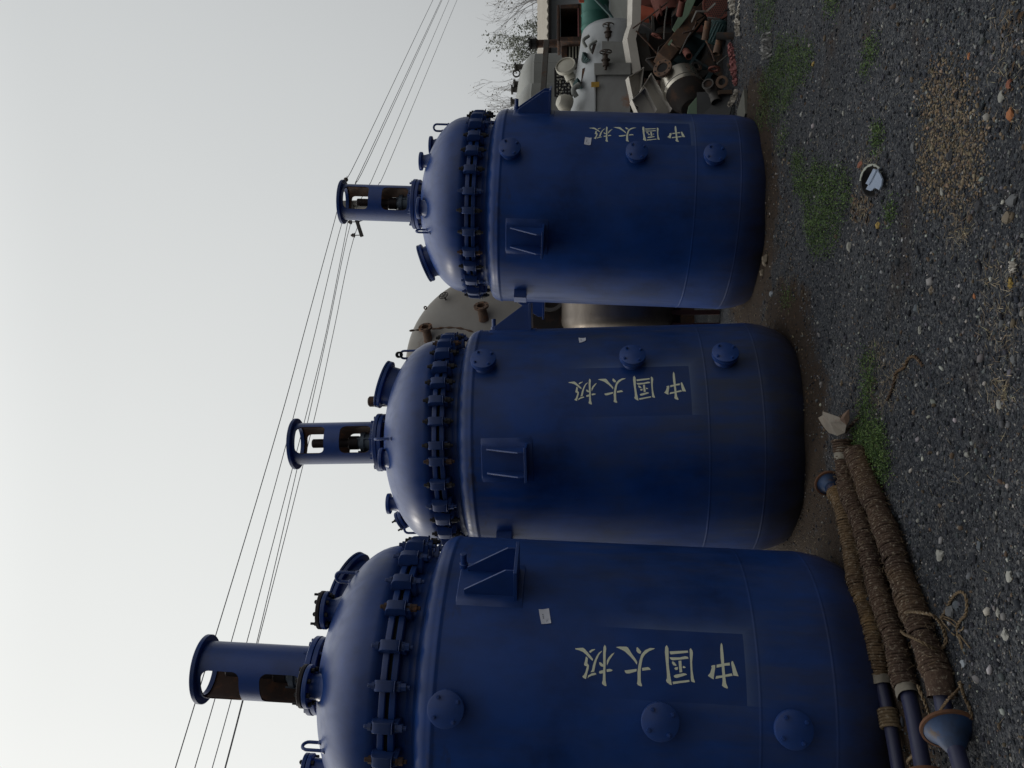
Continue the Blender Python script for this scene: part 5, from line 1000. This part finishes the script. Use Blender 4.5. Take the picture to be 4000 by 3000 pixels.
# rags, paper, plastic
def rag(name, lab, cat, pix, wpx, Y, mat, amp=.02, seed=0, n=14, z=None):
    P = spline([at(x, y, Y) if z is None else gp(x, y, z) for x, y in pix], n); bm = bmesh.new(); rr = random.Random(seed); L = []
    for i, p in enumerate(P):
        t = i / (len(P) - 1); w = wpx * Y / F_PX * (.55 + .45 * math.sin(PI * min(1, max(0, t * .9 + .05)))) * rr.uniform(.8, 1.15); d = (P[min(i + 1, len(P) - 1)] - P[max(i - 1, 0)]).normalized(); u = d.cross(Vector((0, -1, .35))).normalized()
        L.append([bm.verts.new(p + u * w * (j / 4 - .5) + Vector((rr.gauss(0, amp * .3), rr.gauss(0, amp), rr.gauss(0, amp * .4)))) for j in range(5)])
    for a, b in zip(L, L[1:]):
        for j in range(4): bm.faces.new((a[j], a[j + 1], b[j + 1], b[j]))
    o = tag(finish(name, bm, mat, None, sharp=60), lab, cat); s = o.modifiers.new('thick', 'SOLIDIFY'); s.thickness = .004; return o
rag('pink_cloth', 'dirty pink strip of cloth along the foot of the scrap heap', 'cloth', [(2850, 175), (2860, 230), (2868, 290), (2874, 335)], 24, 8.6, MAT['pink'], .01, 3)
rag('paper_scrap', 'crumpled grey paper at the bottom of the heap next to the farthest vessel', 'paper', [(2878, 350), (2866, 385), (2845, 415)], 22, 8.55, MAT['paper'], .008, 4)
rag('white_rag', 'dirty white rag hanging beside the round tube sheet', 'rag', [(2850, -30), (2862, 20), (2862, 60)], 28, 8.75, MAT['white'], .012, 5)
rag('torn_sack', 'torn yellowish sack paper on the ground at the foot of the heap', 'sack', [(2895, -10), (2890, 40), (2880, 90), (2882, 140)], 22, 8.5, MAT['white'], .014, 6)
rag('pink_scrap', 'small crumpled pink scrap lying by the pink strip of cloth', 'scrap', [(2848, 170), (2858, 190), (2850, 215)], 16, 8.6, MAT['pink'], .012, 7)
m, t, b = nodes('clear_plastic'); b.inputs['Base Color'].default_value = (.42, .42, .40, 1); b.inputs['Roughness'].default_value = .3; b.inputs['Alpha'].default_value = .55; MAT['plastic'] = m
rag('plastic_bag', 'crumpled clear plastic bag on the green patch near the heap', 'plastic bag', [(2995, 130), (2998, 165), (2992, 200), (2996, 232)], 48, 7.4, MAT['plastic'], .016, 8, z=.03)
p = gp(2912, 438); bm = bmesh.new(); box(bm, .26, .34, .05, T(0, 0, .018) @ RZ(.3)); o = tag(finish('concrete_slab', bm, MAT['slab'], None, bevel=.006), 'flat grey slab lying on the ground against the farthest vessel', 'slab'); o.location = p
# ================================================================ rope-wrapped pipes on the ground, lower left of the photo
def rope_mat(name, a, b_, c_):
    m, t, bs = nodes(name); co = N(t, 'ShaderNodeTexCoord').outputs['Object']
    n1 = noise(t, 5, 6, .65, co); n2 = noise(t, 60, 5, .7, co); n3 = noise(t, 2.2, 3, .5, co)
    c = mixc(t, ramp(t, n1, [(.35, 0.), (.65, 1.)]), a, b_); c = mixc(t, ramp(t, n3, [(.5, 0.), (.62, .8)]), c, c_); c = mixc(t, ramp(t, n2, [(.54, 0.), (.70, .8)]), c, (.36, .31, .235)); c = mixc(t, ramp(t, n2, [(.25, .7), (.45, 0.)]), c, (.018, .013, .010))
    t.links.new(c, bs.inputs['Base Color']); bs.inputs['Roughness'].default_value = .95; bs.inputs['Specular IOR Level'].default_value = .15; bump(t, n2, .9, .006, bs); return m
MAT['rope_d'] = rope_mat('straw_rope_dark', (.085, .056, .040), (.050, .034, .028), (.125, .082, .046))
MAT['rope_b'] = rope_mat('straw_rope_brown', (.145, .098, .056), (.085, .056, .036), (.22, .14, .06))
MAT['rope_l'] = rope_mat('loose_rope_tan', (.17, .125, .075), (.11, .078, .048), (.22, .16, .09))
MAT['navypipe'] = weathered('dark_blue_pipe', (0.018, 0.022, 0.062), (0.03, 0.03, 0.05), (0.04, 0.025, 0.018), .5, 0, 6, .5, .28)
MAT['funnel'] = weathered('blue_flange_paint', (0.010, 0.045, 0.13), (0.014, 0.018, 0.032), (0.05, 0.028, 0.018), .6, 0, 9, .9, .40)
MAT['rustrim'] = weathered('orange_rust_rim', (0.13, 0.056, 0.026), (0.06, 0.032, 0.02), None, .9, 0, 20)
MAT['foam'] = weathered('dirty_white_wrap', (0.23, 0.21, 0.17), (0.11, 0.09, 0.068), None, .9, 0, 14)
def roped_pipe(lab, pix, R, rpipe, wrap_end, mat, seed, flare_end=None, wrap_start=0.0):
    P = [gp(x, y, R * zf) for x, y, zf in pix]; C_ = spline(P, 26); acc = [0.0]
    for a, b in zip(C_, C_[1:]): acc.append(acc[-1] + (b - a).length)
    Lt = acc[-1]; root = thing('rope_wrapped_pipe', lab, 'pipe', (P[0].x, P[0].y, 0), None, 'rope-wrapped pipes'); off = Vector((P[0].x, P[0].y, 0)); rr = random.Random(seed)
    def pt(s):
        s = max(0, min(Lt - 1e-4, s)); i = next(k for k in range(len(acc) - 1) if acc[k + 1] > s); t = (s - acc[i]) / (acc[i + 1] - acc[i]); return C_[i].lerp(C_[i + 1], t) - off, (C_[i + 1] - C_[i]).normalized()
    bm = bmesh.new(); sweep(bm, [p - off for p in C_], rpipe, 20); finish('pipe', bm, MAT['navypipe'], root)
    pitch = .0145; n = int((wrap_end - wrap_start) * Lt / pitch); per = 18; bm = bmesh.new(); pts = []; jit = [rr.gauss(0, .0032) for _ in range(n + 2)]
    for k in range(n * per):
        s = wrap_start * Lt + pitch * k / per; c, d = pt(s); e1 = d.cross(Vector((0, 0, 1))).normalized(); e2 = e1.cross(d); a = 2 * PI * k / per; turn = k // per; f = (k % per) / per
        rad = R - .0075 + jit[turn] * (1 - f) + jit[turn + 1] * f + .0028 * mn.noise(Vector((s * 7, a * .4, seed))) + .003 * math.sin(s * 17 + seed)
        pts.append(c + (e1 * math.cos(a) + e2 * math.sin(a)) * rad + d * (.0035 * mn.noise(Vector((s * 30, math.cos(a), seed + 5)))))
    sweep(bm, pts, .0080, 6, rfun=lambda t: .0080 * (1 + .16 * math.sin(t * n * 140)))
    finish('rope_wrap', bm, mat, root, sharp=80)
    bm = bmesh.new()                                                   # loose straw ends
    for k in range(420):
        s = rr.uniform(wrap_start, wrap_end) * Lt; c, d = pt(s); a = rr.uniform(0, 2 * PI); e1 = d.cross(Vector((0, 0, 1))).normalized(); e2 = e1.cross(d); q = c + (e1 * math.cos(a) + e2 * math.sin(a)) * (R + .001); v = (e1 * math.cos(a) + e2 * math.sin(a)) * rr.uniform(.05, .45) + (e2 * math.cos(a) - e1 * math.sin(a)) * rr.choice((-1, 1)) * rr.uniform(.2, 1) + d * rr.uniform(-.6, .6); L = rr.uniform(.010, .045)
        sweep(bm, [q, q + v * L * .6, q + v * L + Vector((0, 0, -.004))], .0011, 4)
    finish('straw_ends', bm, MAT['rope_l'], root)['kind'] = 'stuff'
    return root, pt, Lt
r1, pt1, L1 = roped_pipe('rope-wrapped pipe nearest the blue vessels, with a loose coil on its bare near end', [(3232, 1880, 1.1), (3296, 1985, 1.0), (3318, 2100, 1.0), (3354, 2300, 1.05), (3410, 2482, 1.05), (3442, 2663, 1.1), (3466, 2770, 1.1), (3502, 2964, 1.3), (3528, 3120, 1.4)], .052, .032, .70, MAT['rope_b'], 1, wrap_start=.085)
r2, pt2, L2 = roped_pipe('middle rope-wrapped pipe of the three, torn paper cuff at its far end', [(3290, 1722, 1.15), (3306, 1881, 1.1), (3342, 1990, 1.1), (3382, 2097, 1.1), (3430, 2301, 1.1), (3490, 2482, 1.1), (3532, 2663, 1.15), (3562, 2770, 1.3), (3606, 3000, 1.8), (3634, 3130, 2.0)], .056, .036, .745, MAT['rope_d'], 2)
r3, pt3, L3 = roped_pipe('thickest rope-wrapped pipe, outermost of the three, ending in a blue funnel flange', [(3340, 1770, 1.0), (3372, 1850, 1.0), (3414, 1960, 1.0), (3470, 2097, 1.0), (3537, 2301, 1.0), (3604, 2482, 1.0), (3665, 2650, 1.0), (3692, 2790, 1.1), (3735, 2930, 1.35), (3780, 3080, 1.5)], .061, .034, .745, MAT['rope_d'], 3)
def flare(root, pt, s, R, L_, flip=1, name='funnel_flange'):
    c, d = pt(s); m = frame(c, d * flip); bm = bmesh.new(); lathe(bm, [(.030, -L_), (.040, -L_ * .9), (R * .6, -L_ * .45), (R * .86, -L_ * .10), (R, 0), (R * .99, .010), (R * .90, .004), (R * .55, -L_ * .38), (.036, -L_ * .8)], 48, m); o = finish(name, bm, MAT['funnel'], root)
    bm = bmesh.new(); lathe(bm, [(R * .97, -.005), (R + .007, -.003), (R + .008, .009), (R * .98, .013)], 48, m, closed=True); finish('rusty_rim', bm, MAT['rustrim'], o); return o
flare(r3, pt3, L3 * .865, .105, .10, -1); flare(r2, pt2, L2 * .95, .085, .07, -1); flare(r1, pt1, .03, .075, .06, -1)
def cuff(root, pt, s0, s1, r, mat=None, seed=1):
    rr = random.Random(seed); bm = bmesh.new(); rings = []
    for i in range(9):
        s = s0 + (s1 - s0) * i / 8; c, d = pt(s); e1 = d.cross(Vector((0, 0, 1))).normalized(); e2 = e1.cross(d); rings.append([bm.verts.new(c + (e1 * math.cos(a) + e2 * math.sin(a)) * (r + .006 * mn.noise(Vector((math.cos(a) * 2, math.sin(a) * 2, s * 30 + seed)))) + d * (.008 * mn.noise(Vector((a, seed, 3))) if i in (0, 8) else 0)) for a in [2 * PI * k / 24 for k in range(24)]])
    for a, b in zip(rings, rings[1:]):
        for k in range(24): bm.faces.new((a[k], a[(k + 1) % 24], b[(k + 1) % 24], b[k]))
    finish('white_wrap', bm, mat or MAT['foam'], root)
cuff(r1, pt1, L1 * .695, L1 * .72, .048, seed=2); cuff(r2, pt2, L2 * .738, L2 * .765, .051, seed=3); cuff(r3, pt3, L3 * .74, L3 * .79, .058, MAT['rope_d'], 4); cuff(r2, pt2, .03, .11, .052, seed=6)
c, d = pt1(L1 * .72); bm = bmesh.new(); pts = [pt1(L1 * .785 + .011 * k / 14 * 1.4)[0] + (lambda d_, a: (d_.cross(Vector((0, 0, 1))).normalized() * math.cos(a) + Vector((0, 0, 1)) * math.sin(a)) * .043)(pt1(L1 * .785)[1], 2 * PI * k / 14) for k in range(14 * 6)]; sweep(bm, pts, .0085, 6); finish('loose_coil', bm, MAT['rope_l'], r1)
# torn paper at the far end of the middle pipe and the flap on the nearest one
def flap(root, base, pts, mat, name='torn_paper'):
    bm = bmesh.new(); vs = [bm.verts.new(p) for p in pts]; cen = bm.verts.new(sum((Vector(p) for p in pts), Vector()) / len(pts) + Vector((0, -.004, .012)))
    for i in range(len(vs)): bm.faces.new((vs[i], vs[(i + 1) % len(vs)], cen))
    o = finish(name, bm, mat, root, smooth=False); s = o.modifiers.new('thick', 'SOLIDIFY'); s.thickness = .003
off2 = Vector((r2.location.x, r2.location.y, 0)); G2 = lambda x, y, z: gp(x, y, z) - off2
flap(r2, None, [G2(3236, 1690, .09), G2(3215, 1665, .10), G2(3196, 1632, .10), G2(3213, 1622, .11), G2(3213, 1607, .10), G2(3245, 1618, .12), G2(3278, 1630, .12), G2(3290, 1645, .11), G2(3306, 1660, .09), G2(3300, 1690, .08), G2(3270, 1702, .12)], weathered('torn_cement_paper', (0.22, 0.195, 0.16), (0.13, 0.105, 0.085), (0.15, 0.09, 0.055), .9, 0, 9, .5, .36))
flap(r2, None, [G2(3280, 1640, .12), G2(3292, 1618, .115), G2(3317, 1598, .10), G2(3318, 1640, .085), G2(3308, 1662, .09)], MAT['rustbrown'])
off1 = Vector((r1.location.x, r1.location.y, 0)); G1 = lambda x, y, z: gp(x, y, z) - off1
flap(r1, None, [G1(3436, 2790, .09), G1(3415, 2775, .10), G1(3390, 2808, .11), G1(3396, 2820, .11), G1(3420, 2815, .10), G1(3446, 2806, .09)], MAT['foam'])
# loose ropes
def twist(pts, r, mat, name, lab, parent=None, strands=2):
    Cc = spline(pts, 14); bm = bmesh.new()
    for s in range(strands):
        L = []; ac = 0
        for i, p in enumerate(Cc):
            if i: ac += (p - Cc[i - 1]).length
            d = (Cc[min(i + 1, len(Cc) - 1)] - Cc[max(i - 1, 0)]).normalized(); e1 = d.orthogonal().normalized() if i == 0 else (e1 - d * e1.dot(d)).normalized(); e2 = d.cross(e1); a = ac / (r * 7) * 2 * PI + 2 * PI * s / strands; L.append(p + (e1 * math.cos(a) + e2 * math.sin(a)) * r * .5)
        sweep(bm, L, r * .58, 6)
    o = finish(name, bm, mat, parent, sharp=80); return tag(o, lab, 'rope', 'loose rope ends by the pipes') if lab else o
g = lambda x, y, z=.012: gp(x, y, z)
ro = twist([g(3516, 2397, .10), g(3560, 2390, .128), g(3600, 2393, .132), g(3645, 2405, .115), g(3676, 2440, .05), g(3692, 2490, .014), g(3690, 2520, .015), g(3668, 2536, .03), g(3635, 2528, .09), g(3595, 2505, .128), g(3560, 2488, .13), g(3535, 2478, .115), g(3520, 2465, .09)], .0075, MAT['rope_l'], 'tied_rope', 'tan rope looped over the thickest pipe with a knotted end on the gravel')
twist([g(3676, 2420, .02), g(3688, 2395), g(3702, 2370), g(3716, 2340), g(3735, 2318), g(3756, 2312), g(3772, 2330), g(3777, 2365), g(3771, 2400), g(3752, 2422), g(3740, 2445), g(3742, 2480), g(3745, 2490)], .0065, MAT['rope_l'], 'rope_loop', None, ro)
bm = bmesh.new()
for a in ([(3672, 2408), (3700, 2412), (3730, 2428), (3742, 2445)], [(3674, 2412), (3705, 2425), (3735, 2450)], [(3675, 2418), (3690, 2440), (3715, 2470), (3730, 2482)], [(3745, 2485), (3755, 2510), (3762, 2540), (3768, 2556)], [(3748, 2480), (3768, 2505), (3790, 2532)], [(3743, 2468), (3760, 2458), (3764, 2448)], [(3680, 2430), (3695, 2470), (3700, 2510)], [(3745, 2490), (3752, 2515), (3758, 2535)]): sweep(bm, spline([g(x, y, .012) for x, y in a], 6), .0032, 5)
finish('frayed_strands', bm, MAT['rope_l'], ro)
twist([g(3586, 2677, .10), g(3598, 2710, .10), g(3613, 2745, .085), g(3632, 2795, .05), g(3655, 2817, .03), g(3695, 2824, .02), g(3740, 2830, .015), g(3776, 2824), g(3793, 2795), g(3783, 2755), g(3768, 2725), g(3757, 2690, .05), g(3748, 2665, .09)], .0075, MAT['rope_l'], 'loose_rope', 'rope hanging in a wide loop round the near end of the thickest pipe')
twist([g(3656, 2800, .05), g(3680, 2765, .10), g(3705, 2730, .115), g(3738, 2700, .08), g(3760, 2672, .03)], .0062, MAT['rope_b'], 'crossing_rope', 'dark rope crossing over the bare end of the thickest pipe')
twist([g(3560, 2996, .03), g(3545, 2975, .06), g(3562, 2955, .09), g(3580, 2950, .10)], .0075, MAT['rope_l'], 'rope_end', 'short rope end curling against the middle pipe at the photo edge')
twist([g(3465, 1565), g(3490, 1500), g(3500, 1455), g(3530, 1435), g(3548, 1400), g(3570, 1392), g(3590, 1410), g(3605, 1430)], .008, MAT['rope_d'], 'old_rope', 'old dark rope lying in the dry grass beyond the torn paper')
twist([g(3300, 1690, .06), g(3325, 1660, .04), g(3345, 1640, .03), g(3360, 1630)], .009, MAT['rope_d'], 'knotted_rope', 'knotted dark rope beside the torn paper cuff')
# ================================================================ broken bowl and single stones on the gravel
c0 = gp(3422, 708); root = thing('broken_bowl', 'broken dark bowl with a pale rim lying on the gravel, holding blue-white shards', 'bowl', c0); m = frame((0, 0, .012), Vector((-.10, -.36, .92))); Rb = .088
bm = bmesh.new(); lathe(bm, [(0, -.055), (Rb * .6, -.05), (Rb * .88, -.02), (Rb * .97, .012), (Rb * .90, .012), (Rb * .80, -.015), (Rb * .5, -.040), (0, -.044)], 44, m); finish('bowl_body', bm, MAT['dark'], root)
bm = bmesh.new(); n = 30; vs = []
for i in range(n + 1):
    a = math.radians(150 + 210 * i / n); w = .0055 * (1 + .3 * math.sin(i * 1.7)); vs.append([bm.verts.new(m @ Vector((r * math.cos(a), r * math.sin(a), z))) for r, z in ((Rb * .965 - w, .012), (Rb * .965 + w, .010), (Rb * .965 + w, .018), (Rb * .965 - w, .018))])
for a, b in zip(vs, vs[1:]):
    for k in range(4): bm.faces.new((a[k], a[(k + 1) % 4], b[(k + 1) % 4], b[k]))
finish('pale_rim', bm, weathered('pale_glaze', (0.27, 0.29, 0.24), (0.2, 0.2, 0.17), None, .4, 0, 20), root)
MAT['shard'] = weathered('blue_white_shard', (0.30, 0.36, 0.46), (0.22, 0.27, 0.36), None, .35, 0, 14)
for pts, lab, z in (([(3382, 739), (3401, 746), (3416, 733), (3433, 742), (3443, 722), (3445, 700), (3436, 680), (3430, 672), (3426, 660), (3420, 675), (3405, 700), (3392, 722)], 'larger blue-white pottery shard in the broken bowl', .022), ([(3381, 717), (3392, 722), (3406, 698), (3422, 664), (3411, 659)], 'narrow blue-white pottery shard along the edge of the broken bowl', .030)):
    bm = bmesh.new(); P = [gp(x, y, z + .012) for x, y in pts]; a = [bm.verts.new(p) for p in P]; b = [bm.verts.new(p - Vector((0, 0, .007))) for p in P]; bm.faces.new(a); bm.faces.new(b[::-1])
    for i in range(len(a)): bm.faces.new((a[i], b[i], b[(i + 1) % len(a)], a[(i + 1) % len(a)]))
    tag(finish('pottery_shard', bm, MAT['shard'], None, smooth=False), lab, 'shard', 'blue-white pottery shards')
TONE = {'white': (.32, .32, .29), 'bluewhite': (.27, .30, .33), 'tan': (.17, .14, .10), 'grey': (.12, .125, .13), 'dark': (.035, .036, .042), 'slate': (.085, .10, .115), 'yellow': (.36, .25, .07), 'brick': (.22, .08, .045), 'orange': (.34, .13, .05), 'pale': (.27, .27, .24)}
for k, v in TONE.items(): MAT['st_' + k] = weathered('stone_' + k, v, tuple(x * .6 for x in v), None, .85, 0, 40)
ST = [(2994, 1014, 15, 23, 'tan', 'tan boulder half under the edge of the farthest vessel'), (2982, 1064, 10, 14, 'tan', 'small tan stone left of the tan boulder'), (3012, 1147, 10, 12, 'bluewhite', 'bluish white stone between the two far vessels'), (3587, 1205, 14, 17, 'slate', 'blue-grey stone alone in the middle of the gravel'), (3644, 1135, 9, 16, 'tan', 'tan pebble right of the blue-grey stone'),
 (3955, 1404, 11, 18, 'grey', 'grey stone at the bottom edge of the photo, among dry stalks'), (3899, 1581, 8, 21, 'white', 'long white stone near the dry grass at the bottom'), (3675, 2169, 15, 22, 'white', 'large white stone on the gravel beside the thickest pipe'), (3943, 2253, 12, 22, 'white', 'white angular stone low in the gravel, bottom edge'), (3898, 2392, 8, 17, 'pale', 'pale stone on the gravel right of the rope loop'),
 (3767, 2592, 12, 14, 'bluewhite', 'bluish pale stone below the frayed rope'), (3716, 2390, 18, 24, 'grey', 'grey flat stone inside the rope loop, left one'), (3738, 2366, 16, 18, 'slate', 'dark slate stone inside the rope loop, right one'), (3943, 446, 13, 25, 'orange', 'orange-tan stone at the bottom right of the gravel'), (3940, 331, 11, 17, 'brick', 'reddish stone right of the orange-tan stone'), (3708, 609, 14, 18, 'dark', 'dark stone lying on the yellow grit patch'),
 (3569, 579, 11, 21, 'grey', 'grey angular stone beside the yellow grit patch'), (3430, 880, 10, 15, 'yellow', 'yellow stone left of the broken bowl'), (3313, 964, 9, 20, 'pale', 'pale pointed stone at the edge of the green patch'), (3359, 642, 15, 12, 'brick', 'orange brick chip above the broken bowl'), (3180, 250, 9, 8, 'yellow', 'small yellow wrapper-like chip below the far green patch'), (3783, 220, 5, 13, 'orange', 'thin bright orange chip above the yellow grit'),
 (3680, 750, 7, 19, 'pale', 'narrow pale stone below the yellow grit patch'), (3828, 802, 14, 22, 'dark', 'dark stone left of the yellow grit patch'), (3952, 783, 22, 24, 'grey', 'large dull grey stone near the bottom edge'), (3936, 850, 20, 26, 'tan', 'brownish flat stone next to the large dull grey stone'), (3810, 1157, 5, 11, 'orange', 'orange chip in the middle of the gravel'), (3599, 1289, 7, 17, 'pale', 'slim pale stone left of the blue-grey stone'), (3910, 380, 12, 22, 'pale', 'pale upright stone near the bottom right gravel'), (3928, 2480, 13, 20, 'white', 'white stone near the bottom edge, left part'), (3826, 2130, 10, 20, 'slate', 'slate stone on the gravel between rope and bottom edge'), (3770, 1776, 9, 12, 'pale', 'pale stone in front of the thickest pipe')]
for k, (px, py, ax_, ay_, tone, lab) in enumerate(ST):
    Y = gp(px, py).y; s = Y / F_PX; rx = ay_ * s; ry = ax_ * s * 1.5; rz = min(rx, ry) * .62; bm = bmesh.new(); bmesh.ops.create_icosphere(bm, subdivisions=2, radius=1)
    for v in bm.verts: v.co *= 1 + .5 * mn.noise(v.co * 1.4 + Vector((k * 3.1, 0, 0)))
    for v in bm.verts: v.co = Vector((v.co.x * rx, v.co.y * ry, v.co.z * rz))
    o = tag(finish('stone', bm, MAT['st_' + tone], None, sharp=28), lab, 'stone', 'single stones on the gravel'); p = gp(px, py, rz * .3); o.location = (p.x, p.y, gz(p.x, p.y) + rz * .35); o.rotation_euler = (0, 0, random.Random(k).uniform(-.35, .35))
rag('white_paper_scrap', 'torn white paper scrap on the dry stalks at the bottom edge', 'paper', [(3952, 1020), (3955, 1040), (3952, 1066)], 22, 3.25, MAT['white'], .004, 12, 6, z=.02)
rag('dry_leaf', 'curled yellow-brown leaf beside the torn white paper scrap', 'leaf', [(3945, 1085), (3948, 1105), (3946, 1125)], 14, 3.25, MAT['st_yellow'], .004, 13, 6, z=.02)
